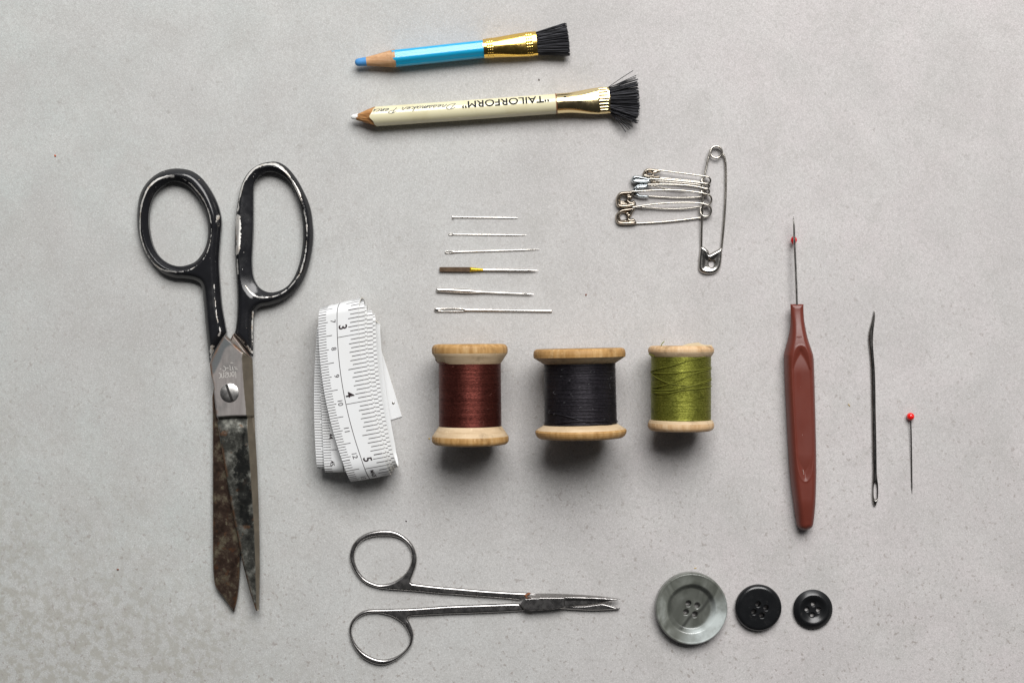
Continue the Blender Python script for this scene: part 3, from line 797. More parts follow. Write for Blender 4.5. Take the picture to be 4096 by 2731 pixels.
# cream pencil
cp_ = thing('brush_pencil', 'long cream dressmaker pencil with printed lettering, gold ferrule and splayed black brush', 'pencil', cQ((1100, 320)))
R1 = 76/1.928*K; ax = Axis(cQ((45, 374)), cQ((1632, 262)), R1); u = u_ = ax.px/1.928
V, F = loft(np.linspace(196, 1590, 10), 56, cyl(ax, [(196, 76), (1590, 77)])); g = MB(); g.add(V, F)
def scall2(t, a):
    tt = 196 if t else 176 + 12*math.cos(2*a+.5) + 10*math.sin(3*a) + 5*math.sin(7*a+1)
    return ax.p(tt*u, 76*u*math.cos(a)*(1 if t else .99), 76*u*math.sin(a)*(1 if t else .99))
V, F = loft([0, 1], 56, scall2, False); g.add(V, F)
barrel = g.obj('barrel', m_cream, cp_, 35)
def whittle(t, a):
    r = interp(t, [(38, 21), (70, 32), (110, 48), (150, 63), (185, 74), (202, 75.3)])
    if t < 195: r *= 1 - .10*abs(math.sin(2.5*a + t*.012)) + .035*math.sin(9*a + t*.06)*math.sin(t*.05) + .02*math.sin(17*a)
    return ax.p(t*u, r*u*math.cos(a) - (8*u*(1-t/200)), r*u*math.sin(a))
V, F = loft(np.linspace(38, 202, 34), 64, whittle); g = MB(); g.add(V, F); g.obj('wood_tip', m_tipdark, cp_, 24)
V, F = loft([0, 4, 12, 25, 40, 60], 20, lambda t, a: ax.p(t*u, (interp(t, [(0, 4), (4, 11), (12, 17), (25, 21), (60, 25)])*math.cos(a) - 9)*u, interp(t, [(0, 4), (4, 11), (12, 17), (25, 21), (60, 25)])*u*math.sin(a))); g = MB(); g.add(V, F); g.obj('lead', m_white, cp_, 60)
def ferr2(t, a):
    f = float(sst(np.array((t-1650)/280))); r = 78 + 24*f; rz = r*(1-.55*f)
    if 1585 < t < 1600: r -= 2*(1-(t-1585)/15); 
    d = 0
    if t > 1915 and t < 1990 and abs(math.cos(a)) < .93: d = 4.5*max(0, math.cos(rowsn*a))*min(1, (t-1915)/8, (1990-t)/8)
    return ax.p(t*u, (r)*u*math.cos(a), (rz + d)*u*math.sin(a))
rowsn = 26
V, F = loft(np.concatenate([np.arange(1589, 1910, 14.0), np.arange(1910, 2003, 3.0)]), 180, ferr2); g = MB(); g.add(V, F)
fe = g.obj('ferrule', m_palegold, cp_, 40)
V, F = loft([1584, 1592], 48, lambda t, a: ax.p(t*u, 79.5*u*math.cos(a), 79.5*u*math.sin(a))); g = MB(); g.add(V, F); g.obj('rusty_rim', m_rustband, fe, 40)
dp = ax.p(1655*u, -32*u, 0); q_ = 11*u; g = MB()
V, F = loft([1, .6, .1], 18, lambda t, a: Vector((dp.x + q_*t*math.cos(a), dp.y + q_*t*math.sin(a), ax.h + math.sqrt(78**2-32**2)*u*.985 + 1.4e-4 - 1.0e-4*(1-t)))); g.add(V, F); g.obj('nail_hole', m_dark, fe, 60)
rows = []
for i in range(260):
    y0 = random.uniform(-1, 1); z0 = random.uniform(-1, 1)
    if y0*y0*.85 + z0*z0 > 1: continue
    y0 += .0; spread = y0*165 + (30 if y0 > .4 else 0)*random.random() + random.uniform(-14, 14) + 12
    t1 = 2225 + random.uniform(-16, 8) - (45*(y0-.35) if y0 > .35 else 0)
    rows.append((y0*95*u, z0*40*u, t1*u, spread*u, z0*48*u, 3.0*u, random.uniform(-.12, .12)))
rows += [(-92*u, 20*u, 2195*u, -208*u, 30*u, 2.6*u, .1), (-88*u, 10*u, 2218*u, -172*u, 20*u, 2.8*u, .05), (85*u, 0, 2110*u, 255*u, -10*u, 3.2*u, -.2), (88*u, 5*u, 2145*u, 232*u, -10*u, 3.2*u, -.25), (80*u, 12*u, 2165*u, 222*u, 0, 3.2*u, -.2), (90*u, 0, 2130*u, 240*u, -6*u, 3*u, -.2)]
brush_fan(ax, 1990*u, rows, m_bristle, cp_)
# printing, read with the photograph turned upside down
def wrap(t, arc, off=5e-5):
    r = 76.6*u + off; a = arc/(76.6*u)
    return ax.p(t, r*math.sin(a), r*math.cos(a))
g = MB()
V, F = text2d('\u201cTAILORFORM\u201d'); wx = V[:, 0].max()
for q, (dx_, dy_) in enumerate(((0, 0), (3.2, 0), (1.6, 1.6), (1.6, -1.6))):
    g.add([wrap((1532 - dx_ - v[0]/wx*665)*u, (v[1]*60 - 65 + dy_)*u, 5e-5 + q*1.2e-5) for v in V], F)
g.obj('lettering', m_ink, barrel, None)
ST = {'D': (.75, [[(.18,.95),(.12,.5),(.0,.05),(.25,.0),(.55,.25),(.62,.7),(.38,1.),(.0,.92),(-.18,.72)]]),
      'r': (.42, [[(0,.0),(.1,.4),(.15,.52),(.3,.44),(.28,.12),(.42,.0)]]), 'e': (.38, [[(0,.1),(.25,.3),(.2,.5),(.05,.35),(.08,.06),(.36,.05)]]),
      's': (.36, [[(0,.05),(.18,.52),(.28,.2),(.14,.0),(.03,.1)], [(.14,.0),(.36,.05)]]), 'm': (.62, [[(0,0),(.08,.5),(.08,.02),(.2,.5),(.28,.4),(.28,.02),(.4,.5),(.48,.4),(.5,.05),(.62,.02)]]),
      'a': (.46, [[(.3,.45),(.1,.48),(0,.2),(.12,0),(.28,.2),(.33,.47),(.33,.05),(.46,.0)]]), 'k': (.44, [[(0,0),(.08,1.),(.0,.0)], [(.04,.25),(.3,.5),(.1,.28),(.3,.0),(.44,.04)]]),
      'P': (.62, [[(.0,0),(.15,.95)], [(-.12,.75),(.18,1.),(.5,.85),(.42,.55),(.1,.48)]]), 'n': (.42, [[(0,0),(.06,.5),(.06,.02),(.2,.5),(.28,.4),(.28,.05),(.42,0)]]),
      'c': (.36, [[(.28,.42),(.14,.5),(.0,.25),(.1,0),(.36,.06)]]), 'i': (.2, [[(0,.0),(.08,.45),(.08,.05),(.2,0)]]), ' ': (.42, [])}
g = MB(); x = 0; strokes = []
for ch in 'Dressmaker Penci':
    w_, ss = ST[ch]
    for s_ in ss: strokes.append([(x + p[0] + .3*p[1], p[1]) for p in s_])
    x += w_ + .03
for s_ in strokes:
    V, F = ribbon(smooth(s_, False, 5), .075)
    g.add([wrap((815 - v[0]/x*632)*u, (v[1]*46 - 50)*u) for v in V], F)
g.obj('script_lettering', m_greyink, barrel, None)

# ------------------------------------------------------------------ pins and needles in a row
NG = 'pins and needles laid in a stack of rows'
nm = 3.563
def needle_mesh(pts, eyes, z, ref_mm=.4):
    """flat view outline -> round-backed needle"""
    return pts
def px3(p, z): return W(cN(p), z)
# straight pin
def rodN(name, label, cat, parts_fn): pass
r_ = 10/nm*K
o = thing('straight_pin', 'plain steel pin with a tiny flat head, topmost in the stack of needles', 'pin', cN((860, 107)), NG)
P = [px3((405, 102), r_*1.5), px3((700, 106), r_*1.2), px3((1000, 110), r_*1.05), px3((1240, 113), r_), px3((1300, 114), r_), px3((1330, 114), r_)]
V, F = tube(P, [r_, r_, r_, r_*.95, r_*.6, r_*.12], 10); g = MB(); g.add(V, F); g.obj('shaft', m_needle, o, 60)
V, F = tube([px3((388, 102), r_*2), px3((392, 102), r_*2), px3((406, 102), r_*2), px3((412, 102), r_*2)], [r_*1.5, r_*2.3, r_*2.3, r_*1.4], 16); g = MB(); g.add(V, F); g.obj('head', m_needle, o, 40)

def eye_needle(name, label, cat, A, B, cmap, fpx, half, eye, eyehalf, tip, m, group, headlen, blunt=False, waist=None):
    """A head end, B point; lengths in crop pixels along the needle"""
    A = np.array(cmap(A)[:2]); B = np.array(cmap(B)[:2]); L = np.linalg.norm(B-A); d = (B-A)/L; n = np.array([-d[1], d[0]])
    hw = lambda t: interp(t, [(0, eyehalf*.35), (eyehalf*.5, eyehalf*.85), (eyehalf*1.2, eyehalf), (headlen*.85, eyehalf), (headlen*1.1, half), (L*fpx - tip, half*.95), (L*fpx - 1, half*(.75 if blunt else .12))])/fpx
    ts = np.concatenate([np.linspace(0, eyehalf*1.4, 6), np.linspace(eyehalf*1.6, headlen*1.2, 14), np.linspace(headlen*1.3, L*fpx - tip, 10), np.linspace(L*fpx - tip*.9, L*fpx-1, 8)])/fpx
    up_ = [A + d*t + n*hw(t*fpx) for t in ts]; dn = [A + d*t - n*hw(t*fpx) for t in ts][::-1]
    outl = np.array(up_ + dn)
    e0, e1 = eye; c_ = A + d*((e0+e1)/2/fpx)
    hole = ell(c_, (e1-e0)/2/fpx, eyehalf*.52/fpx, 26, math.atan2(d[1], d[0]))
    T = half/fpx*K*1e3
    def top(x, y, dO, dH, ex):
        loc = np.minimum(dO, dH[0]*1.6); return T + T*rnd(loc, half/fpx)
    def bot(x, y, dO, dH, ex): return T - T*.98*rnd(np.minimum(dO, dH[0]*1.6), half/fpx)
    o = field(name, outl, [hole], max(.9, half/fpx*.36), top, bot, T, m, None, angle=50)
    # origin at its own base
    tag(o, label, cat, group); return o
eye_needle('sewing_needle', 'short thin sewing needle with a small round eye, just under the headed pin', 'needle', (333, 347), (1449, 359), cN, nm, 10, (14, 66), 15, 150, m_needle, NG, 80)
eye_needle('sewing_needle', 'slim sewing needle with a long narrow eye, lying at a slight upward slant', 'needle', (280, 603), (1636, 561), cN, nm, 12, (18, 112), 19, 260, m_needle, NG, 140)
eye_needle('tapestry_needle', 'thick blunt needle with a very long eye, lowest in the stack of needles', 'needle', (130, 1420), (1814, 1437), cN, nm, 19, (70, 428), 30, 10, m_needle, NG, 440, True)

def machine_needle(label, prof, cy, flat, yel, scarf, eye):
    z = max(p[1] for p in prof)/nm*K
    o = thing('machine_needle', label, 'needle', cN((900, cy(900))), NG)
    def fn(t, a):
        r = interp(t, prof)/nm; c_ = cN((t, cy(t))); p = W(c_, z)
        zz = r*K*math.sin(a); 
        if flat and t < 650: zz = min(zz, r*K*.45)
        return p + Vector((0, -r*K*math.cos(a), zz))
    t0, t1 = prof[0][0], prof[-1][0]
    cut = flat and 640 or 600
    g = MB(); V, F = loft([t0, t0+3, t0+12, t0+25, 300, 400, 500, 580, cut], 24, fn); g.add(V, F); g.obj('shank', m_grind if flat else m_needle, o, 35)
    g = MB(); V, F = loft(np.linspace(cut, 830, 10), 24, fn); g.add(V, F); g.obj('taper', m_yellow if yel else m_needle, o, 40)
    g = MB(); V, F = loft(list(np.linspace(830, t1-130, 12)) + list(np.linspace(t1-110, t1, 8)), 16, fn); g.add(V, F); sh = g.obj('shaft', m_needle, o, 40)
    g = MB()
    for (a0, a1, hh) in (scarf, eye):
        pts = []
        rr_ = interp((a0+a1)/2, prof)
        for i in range(9):
            f = i/8; t = a0 + (a1-a0)*f; w_ = hh*math.sin(math.pi*min(max(f, .04), .96))**.6
            zz = z + math.sqrt(max(0, 1-(hh/rr_*.9)**2))*rr_/nm*K + 2.5e-5
            pts.append((W(cN((t, cy(t)-w_)), zz), W(cN((t, cy(t)+w_)), zz)))
        V = [q for pr_ in pts for q in pr_]; g.add(V, [(2*i, 2*i+1, 2*i+3, 2*i+2) for i in range(8)])
    g.obj('eye', m_dark, sh, None)
machine_needle('sewing machine needle with a flat brown shank and yellow marking', [(207, 33), (640, 34), (700, 28), (830, 17), (1420, 16), (1540, 14), (1617, 2)], lambda t: interp(t, [(207, 846), (640, 848), (830, 853), (1617, 862)]), True, True, (1262, 1420, 9), (1445, 1525, 6))
machine_needle('silver sewing machine needle with a round shank and no colour marking', [(162, 20), (165, 26), (175, 30), (600, 33), (700, 24), (830, 14), (1390, 11), (1490, 12), (1555, 2)], lambda t: interp(t, [(162, 1137), (600, 1157), (830, 1170), (1555, 1200)]), False, False, (1300, 1380, 2), (1392, 1470, 5))

# ------------------------------------------------------------------ safety pins
SG = 'small safety pins threaded on the large one'
def s3(p, z): return W(cS(p), z*1e-3)
def wire(name, pts, r_mm, m, parent):
    P = [p[:2] for p in pts]; z = [p[2] for p in pts]
    n = 8; D = smooth(P, False, n); zz = np.interp(np.arange(len(D))/n, np.arange(len(z)), z)
    V, F = tube([s3(d, q) for d, q in zip(D, zz)], r_mm*1e-3, 10); g = MB(); g.add(V, F); return g.obj(name, m, parent, 60)
def arcp(c, rx, ry, a0, a1, z0, z1, n):
    return [(c[0] + rx*math.cos(math.radians(a0 + (a1-a0)*i/n)), c[1] + ry*math.sin(math.radians(a0 + (a1-a0)*i/n)), z0 + (z1-z0)*i/n) for i in range(n+1)]
def capf(outer, holes, z0, T, spine, m, parent, ref=2.0, step=2.2, cm=cS, dip=.5):
    out = smooth([cm(p) for p in outer]); hs = [smooth([cm(p) for p in h]) for h in holes]
    hs = [(h - h.mean(0))*.80 + h.mean(0) for h in hs]
    def top(x, y, dO, dH, ex):
        f = np.minimum(dO/spine, 1); r = np.sin(np.pi*np.minimum(f, 1)*.5 + 0*f)
        bead = np.where(dO < spine, rnd(dO, spine*.5), 1) * np.where(dO > spine*.5, 1 - dip*sst((dO - spine*.5)/(spine*.8)), 1)
        h = z0 + T*(.18 + .82*bead)
        for d in dH: h = h - .25*T*(1 - sst(d/4))
        return h
    return field('cap', out, hs, step, top, lambda x, y, dO, dH, ex: z0 - .05 + .3*T*(1-rnd(dO, spine*.5)) , ref, m, parent, angle=40)

big = thing('safety_pin', 'large silver safety pin standing upright with five small ones threaded on it', 'safety pin', cS((1210, 900)))
pts = [(1306, 1215, .9), (1335, 900, 1.0), (1352, 600, 1.0), (1352, 300, 1.0), (1336, 190, 1.0)] + arcp((1245, 137), 66, 66, 10, -540, 1.0, 2.2, 40) + [(1160, 190, 2.2), (1138, 290, 2.3), (1115, 400, 2.5), (1100, 560, 2.6), (1090, 760, 2.4), (1083, 980, 1.6), (1079, 1200, 1.0)]
wire('wire', pts, .42, m_nickel, big)
capf([(1070,1178,'c'),(1130,1205),(1165,1240),(1176,1275,'c'),(1272,1222),(1302,1202),(1320,1200,'c'),(1316,1300),(1306,1390),(1285,1448),(1240,1488),(1170,1502),(1100,1492),(1062,1462),(1050,1420),(1056,1320),(1066,1230)],
     [[(1160,1325),(1185,1345),(1215,1335),(1240,1365),(1238,1405),(1210,1440),(1180,1435),(1158,1400)]], .25, 1.5, 22, metal('plated_cap', (.50, .48, .45), .22, .2, 300, .03), big, dip=.35)

pa_ = thing('safety_pin', 'small safety pin with an open brassy cap, uppermost of those threaded on the large pin', 'safety pin', cS((780, 390)), SG)
wire('wire', [(600, 338, 2.6), (760, 360, 2.7), (900, 378, 2.8), (1050, 398, 3.0), (1120, 408, 3.2)] + arcp((1132, 455), 50, 44, -80, 460, 3.2, 1.2, 34)[1:] + [(1050, 470, 1.2), (850, 448, .9), (620, 425, .8)], .34, m_nickel, pa_)
capf([(645,338,'c'),(560,325),(485,318),(446,336),(425,365),(417,400),(440,415),(500,425),(600,432),(613,415),(602,392),(580,402,),(556,402),(548,385),(575,375),(622,358)], [ell((502, 382), 34, 18, 14).tolist()], 1.6, 1.4, 13, m_nickeldark, pa_, step=1.8)
pb_ = thing('safety_pin', 'small bluish safety pin lying edge on with its cap closed', 'safety pin', cS((700, 460)), SG)
wire('wire', [(500, 434, 2.8), (700, 448, 2.9), (900, 466, 3.0), (1060, 482, 3.2), (1125, 490, 3.4)] + arcp((1130, 515), 38, 26, -85, 455, 3.4, 1.4, 34)[1:] + [(1060, 505, 1.4), (900, 488, 1.3), (720, 472, 1.2), (560, 462, 1.2)], .34, m_nickel, pb_)
capf([(516,430,'c'),(430,412),(345,398),(308,412),(292,440),(298,470),(325,488),(400,492),(470,490),(514,478,'c')], [], 1.0, 2.6, 15, m_bluesteel, pb_, step=1.8, dip=.25)
capf([(505,448,'c'),(560,448),(608,458,'c'),(616,486,'c'),(560,484),(505,472,'c')], [], .7, .8, 8, m_nickeldark, pb_, step=1.8)
pc_ = thing('safety_pin', 'small bluish safety pin sprung wide open in the middle of the cluster', 'safety pin', cS((700, 560)), SG)
wire('wire', [(480, 500, 2.8), (640, 499, 3.0), (800, 502, 3.2), (950, 512, 3.3), (1050, 528, 3.4), (1115, 545, 3.5)] + arcp((1125, 578), 44, 34, -85, 455, 3.5, 1.4, 34)[1:] + [(1085, 636, 1.2), (980, 645, 1.0), (800, 648, .9), (640, 640, .8), (490, 630, .8)], .34, m_nickel, pc_)
wire('point', [(470, 506, 1.7), (560, 520, 1.6), (680, 545, 1.5), (800, 562, 1.4), (900, 566, 1.4)], .26, m_nickel, pc_)
capf([(496,488,'c'),(430,486),(370,492),(335,515),(312,550),(330,600),(322,622),(360,640),(430,650),(496,650,'c'),(480,618),(400,612),(375,590),(380,550),(440,545),(480,530)], [], .9, 1.4, 14, m_bluesteel, pc_, step=1.8)
pd_ = thing('safety_pin', 'small brassy safety pin whose cap lies above the lowest one', 'safety pin', cS((650, 660)), SG)
wire('wire', [(300, 578, 3.2), (450, 570, 3.4), (600, 563, 3.6), (800, 563, 3.7), (950, 575, 3.7), (1080, 594, 3.6), (1125, 606, 3.5)] + arcp((1140, 668), 54, 56, -90, 450, 3.4, 1.3, 36)[1:] + [(1060, 748, 1.3), (900, 768, 1.1), (700, 772, 1.0), (500, 760, .9), (330, 742, .9)], .35, m_nickel, pd_)
capd = [(352,568,'c'),(270,572),(185,578),(145,605),(122,655),(122,710),(150,755),(240,762),(352,742,'c'),(348,705),(325,676),(295,690),(262,668),(275,662,),(300,668),(315,640),(335,606,'c')]
capf(capd, [[(163,655),(178,628),(205,615),(235,622),(252,650),(250,682),(205,688),(168,680)]], 1.1, 1.8, 15, m_nickeldark, pd_, step=1.8)
pe_ = thing('safety_pin', 'small brassy safety pin lowest in the cluster with its wire bowed apart', 'safety pin', cS((650, 830)), SG)
wire('wire', [(310, 755, 2.4), (450, 733, 2.6), (600, 715, 2.9), (800, 703, 3.1), (980, 703, 3.1), (1090, 713, 3.0), (1130, 724, 3.0)] + arcp((1128, 792), 62, 66, -85, 440, 3.0, 1.0, 36)[1:] + [(1080, 868, 1.0), (950, 886, .8), (800, 904, .7), (600, 922, .6), (345, 936, .6)], .35, m_nickel, pe_)
cape = [(p[0]-4, p[1]+186) + tuple(p[2:]) for p in capd]
cape = [(352,745,'c'),(270,758),(190,770),(148,798),(122,840),(118,890),(140,935),(185,950),(270,952),(360,942,'c'),(350,905),(322,874),(292,882),(268,866),(285,862),(300,850),(318,812),(335,790,'c')]
capf(cape, [[(160,855),(172,825),(200,808),(232,815),(250,850),(270,862),(255,890),(200,902),(170,895)]], .3, 1.8, 15, m_nickeldark, pe_, step=1.8)

# ------------------------------------------------------------------ spools
GS = 'wooden thread spools standing in a row'
def spool(label, cm, A, B, f, prof_a, th, prof_b, pitch, mt, mr, extra_fn=None):
    Rm = max(r for _, r in prof_a + prof_b)/f*K; h = Rm/(1 + Rm/CAM)
    ax = Axis(cm(A), cm(B), h); u = ax.px/f
    o = thing('thread_spool', label, 'spool', cm(((A[0]+B[0])/2, (A[1]+B[1])/2)), GS)
    def dense(pr_):
        out = []
        for (a, ra), (b, rb_) in zip(pr_[:-1], pr_[1:]):
            for i in range(3): out.append((a + (b-a)*i/3, ra + (rb_-ra)*i/3))
        return out + [pr_[-1]]
    def lathe(pr_):
        return loft(range(len(pr_)), 96, lambda i, a: ax.p(pr_[i][0]*u, pr_[i][1]*u*math.cos(a), pr_[i][1]*u*math.sin(a)), False)
    for pr_, ci in ((prof_a, 'end'), (prof_b, 'start')):
        V, F = lathe(dense(pr_)); nseg = 96; n = len(dense(pr_))
        rims = [max(i for i, p in enumerate(pr_) if p[1] > .965*Rm/K*f)*3, min(i for i, p in enumerate(pr_) if p[1] > .965*Rm/K*f)*3]
        mi = []
        for i in range(n-1):
            cone = (i >= rims[0]) if ci == 'end' else (i < rims[1])
            mi += [2 if (i < 6 if ci == 'end' else i >= n-7) else (1 if cone else 0)]*nseg
        mesh_obj('flange', V, F, [mr, m_cone, m_dimend], o, 40, mi)
    t0, t1, rfun = th; ts = np.arange(t0, t1, pitch*f/6.0); rs = []
    wob = rng.normal(0, 1, 400)
    for t in ts:
        ph = t/(pitch*f); k = int(ph); rs.append(rfun(t) + f*(pitch*.42*abs(math.sin(math.pi*ph)) + .35*wob[k % 400]))
    tw = 0.006
    V, F = loft(range(len(ts)), 120, lambda i, a: ax.p(ts[i]*u, rs[i]*u*math.cos(a), rs[i]*u*math.sin(a)), True)
    th_o = mesh_obj('thread', V, F, mt, o, 60)
    if extra_fn: extra_fn(ax, u, o, th_o)
    return ax, u, o

def wound(ax, u, r, pts, rad, m, parent, cap_neg=False):
    """thread lying on the winding: points (t, across) in crop pixels, seen from above"""
    D = smooth(pts, False, 8); P = []
    for t, e_ in D:
        e_ = max(-r, min(r, e_)); a = math.asin(e_/r); P.append(ax.p(t*u, (r+rad*.6)*math.sin(a)*u, (r+rad*.6)*math.cos(a)*u))
    V, F = tube(P, rad*u, 6); g = MB(); g.add(V, F); return g.obj('loose_thread', m, parent, 60)

def fuzz(ax, u, o, r, t0, t1, m, n):
    g = MB()
    for k in range(n):
        t_ = random.uniform(t0, t1); a_ = random.uniform(-1.3, 1.3); P = []; L = random.uniform(18, 55); w_ = random.uniform(-1, 1); b_ = random.uniform(-.09, .09)
        for i in range(6):
            f = i/5; rr_ = r + 3 + 9*math.sin(math.pi*f)
            P.append(ax.p((t_ + L*w_*f)*u, rr_*math.sin(a_ + b_*f + .05*math.sin(3*f))*u, rr_*math.cos(a_ + b_*f)*u))
        V, F = tube(P, 1.1*u, 4); g.add(V, F)
    g.obj('fuzz', m, o, 60)
# the axis runs down the picture here, so "across" points to the picture's left or right: fix the sign once
def ex_brown(ax, u, o, th):
    fuzz(ax, u, o, 350, 240, 900, mat('maroon_fibre', (.20, .08, .06), .6), 14)
    s = 1 if ax.e.x > 0 else -1
    D = smooth([(168, -395), (195, -372), (210, -340), (206, -300), (214, -270), (224, -230)], False, 6); P = []
    for t, e_ in D:
        r = interp(t, [(105, 424), (220, 347), (240, 352)]) + 4; a = math.asin(max(-1, min(1, s*e_/r))); P.append(ax.p(t*u, r*math.sin(a)*u, r*math.cos(a)*u))
    V, F = tube(P, 6.5*u, 6); g = MB(); g.add(V, F); g.obj('loose_thread', m_thbrown, o, 60)
spool('wooden spool of glossy maroon brown thread, left of the black spool', c1, (557, 155), (564, 1280), 2.8,
      [(60, 70), (0, 76), (0, 350), (5, 385), (16, 408), (40, 423), (70, 425), (104, 423), (222, 345), (224, 300)],
      (223, 918, lambda t: 346 + (t-223)*.003), [(916, 300), (917, 348), (1030, 427), (1050, 431), (1085, 430), (1105, 420), (1120, 400), (1125, 375), (1125, 76), (1060, 70)], 2.3, m_thbrown, m_rim, ex_brown)
def ex_black(ax, u, o, th):
    fuzz(ax, u, o, 404, 190, 830, mat('grey_fibre', (.13, .13, .14), .6), 22)
    s = 1 if ax.e.x > 0 else -1
    wound(ax, u, 404, [(705, s*-390), (708, s*-300), (735, s*-180), (775, s*-40), (815, s*90), (838, s*230), (842, s*330)], 7, m_thblack, o)
    wound(ax, u, 406, [(820, s*-404), (822, s*-320), (800, s*-150), (792, s*0), (800, s*200), (820, s*390)], 7, m_thblack, o)
    wound(ax, u, 406, [(838, s*-404), (836, s*-200), (832, s*100), (826, s*300), (822, s*406)], 8, m_thblack, o)
spool('wide wooden spool of matt black thread between the maroon and green spools', c2, (664, 205), (683, 1208), 2.8,
      [(60, 70), (0, 80), (0, 470), (8, 495), (25, 510), (60, 517), (98, 514), (170, 402), (172, 340)],
      (171, 846, lambda t: 396 + (t-171)*.008), [(843, 340), (845, 404), (905, 500), (925, 512), (950, 508), (980, 492), (1000, 465), (1003, 440), (1003, 80), (940, 70)], 5.2, m_thblack, m_rim, ex_black)
def ex_green(ax, u, o, th):
    fuzz(ax, u, o, 336, 150, 810, m_thgreen2, 16)
    s = 1 if ax.e.x > 0 else -1; r = 338
    X = lambda L: [(y - 175, s*(x - 1803)) for x, y in L]
    for L in ([(2035,297),(1850,335),(1700,385),(1560,420),(1490,445),(1468,465),(1475,475),(1560,480),(1700,475),(1850,455),(2000,435),(2135,415)],
              [(1468,465),(1490,510),(1560,555),(1650,590),(1750,607),(1850,615)], [(1472,640),(1560,620),(1650,590),(1780,535),(1880,490),(2000,455),(2135,430)],
              [(1470,670),(1560,668),(1700,655),(1800,630),(1900,605),(2020,570),(2138,538)], [(1470,690),(1560,690),(1680,680),(1780,650),(1880,615),(2000,590),(2138,555)],
              [(1480,700),(1600,702),(1740,670),(1900,650),(2138,625)]):
        wound(ax, u, r, X(L), 4.6, m_thgreen2, o)
    P = [ax.p(x_*u, s*e_*u, z_*u) for x_, e_, z_ in ((0, -248, 240), (-22, -240, 255), (-50, -214, 262))]
    V, F = tube(P, 5*u, 6); g = MB(); g.add(V, F); g.obj('thread_end', mat('bright_olive_thread_end', (.24, .27, .03), .5), o, 60)
    P = [ax.p(x_*u, s*e_*u, z_*u) for x_, e_, z_ in ((94, -362, 60), (100, -350, 110), (108, -330, 130), (120, -312, 150))]
    V, F = tube(P, 7*u, 6); g = MB(); g.add(V, F); g.obj('thread_end', m_thgreen2, o, 60)
    # torn paper label still stuck on the far end
    prof = [(1795,170), (1850,153), (1910,144), (1975,138), (1995,152), (2040,164), (2120,167)]
    V = []
    for dz in (0, -5):
        for x_, y_ in prof:
            V.append(ax.p((y_-175)*u, s*(x_-1803)*u, (205+dz)*u)); V.append(ax.p(3*u, s*(x_-1803)*u, (222+dz)*u))
    m_ = len(prof); b_ = 2*m_
    F = [(2*i, 2*i+1, 2*i+3, 2*i+2) for i in range(m_-1)] + [(b_+2*i, b_+2*i+2, b_+2*i+3, b_+2*i+1) for i in range(m_-1)] + [(2*i, 2*i+2, b_+2*i+2, b_+2*i) for i in range(m_-1)] + [(2*i+1, b_+2*i+1, b_+2*i+3, 2*i+3) for i in range(m_-1)]
    g = MB(); g.add(V, F); g.obj('torn_label', m_paper, o, 30)
spool('small pale wooden spool of olive green thread with loose crossing strands', c2, (1803, 175), (1802, 1126), 2.8,
      [(60, 70), (0, 76), (0, 315), (5, 340), (18, 357), (42, 368), (70, 367), (94, 356), (122, 336), (124, 280)],
      (123, 829, lambda t: 333), [(828, 280), (828, 336), (834, 352), (862, 366), (890, 370), (915, 366), (938, 350), (950, 325), (951, 76), (890, 70)], 2.0, m_thgreen, m_rimpale, ex_green)

# ------------------------------------------------------------------ small surgical scissors
sc_o = thing('embroidery_scissors', 'small all steel embroidery scissors with round finger rings, slightly open', 'scissors', cZ((1200, 680)))
def z(p): return cZ(p)
up_out = smooth([z(p) for p in [(365,82),(460,95),(545,145),(605,215),(632,300),(628,370),(605,440),(582,500),(594,520,'c'),(650,528),(800,545),(1000,562),(1200,579),(1400,592),(1552,599,'c'),(1530,625),(1490,662,'c'),(1400,650),(1200,635),(1000,620),(800,605),(640,590),(560,583),(480,578),(400,572),(310,560),(220,528),(150,470),(105,400),(80,330),(80,270),(105,200),(160,140),(250,97)]])
up_hole = smooth([z(p) for p in [(365,126),(440,130),(510,155),(560,200),(590,265),(592,340),(560,420),(500,480),(420,522),(340,536),(280,525),(205,488),(150,425),(118,350),(113,280),(140,210),(200,155),(280,130)]])
lo_out = smooth([z(p) for p in [(250,737),(320,735),(430,732),(560,729),(700,720),(850,709),(1000,702),(1200,695),(1400,688),(1480,688,'c'),(1532,750,'c'),(1400,757),(1300,762),(1100,770),(900,776),(700,786),(600,791),(566,797,'c'),(556,818),(575,850),(598,905),(607,960),(590,1030),(540,1095),(460,1158),(370,1194),(280,1186),(190,1142),(125,1070),(85,990),(72,905),(92,835),(140,780),(190,750)]])
lo_hole = smooth([z(p) for p in [(300,762),(380,775),(450,800),(520,850),(560,910),(580,975),(562,1045),(505,1105),(430,1143),(350,1157),(270,1140),(190,1095),(122,1020),(90,940),(100,870),(140,810),(210,772)]])
def ztop(x, y, dO, dH, ex):
    return 1.0 + .85*rnd(np.minimum(dO, dH[0]*1.05), 8.5)
def zbot(x, y, dO, dH, ex): return 1.0 - .95*rnd(np.minimum(dO, dH[0]), 8.5)
for h_ in (up_hole, lo_hole):
    c_ = h_.mean(0); v_ = h_ - c_; l_ = np.linalg.norm(v_, axis=1)[:, None]; h_[:] = c_ + v_*(1 - 2.6/l_)
field('handle', up_out, [up_hole], 1.7, ztop, zbot, 2, m_surg, sc_o, angle=40)
field('handle', lo_out, [lo_hole], 1.7, ztop, zbot, 2, m_surg, sc_o, angle=40)
jaw = smooth([z(p) + ('c',) for p in [(1488,692),(1525,645)]] + [z(p) for p in [(1565,622),(1620,613),(1700,609)]] + [z((1860,612)), z((2000,618)), z((2160,630)), z((2314,651,'c')), z((2250,668)), z((2100,690)), z((1900,713)), z((1750,734)), z((1640,742)), z((1532,748,'c'))])
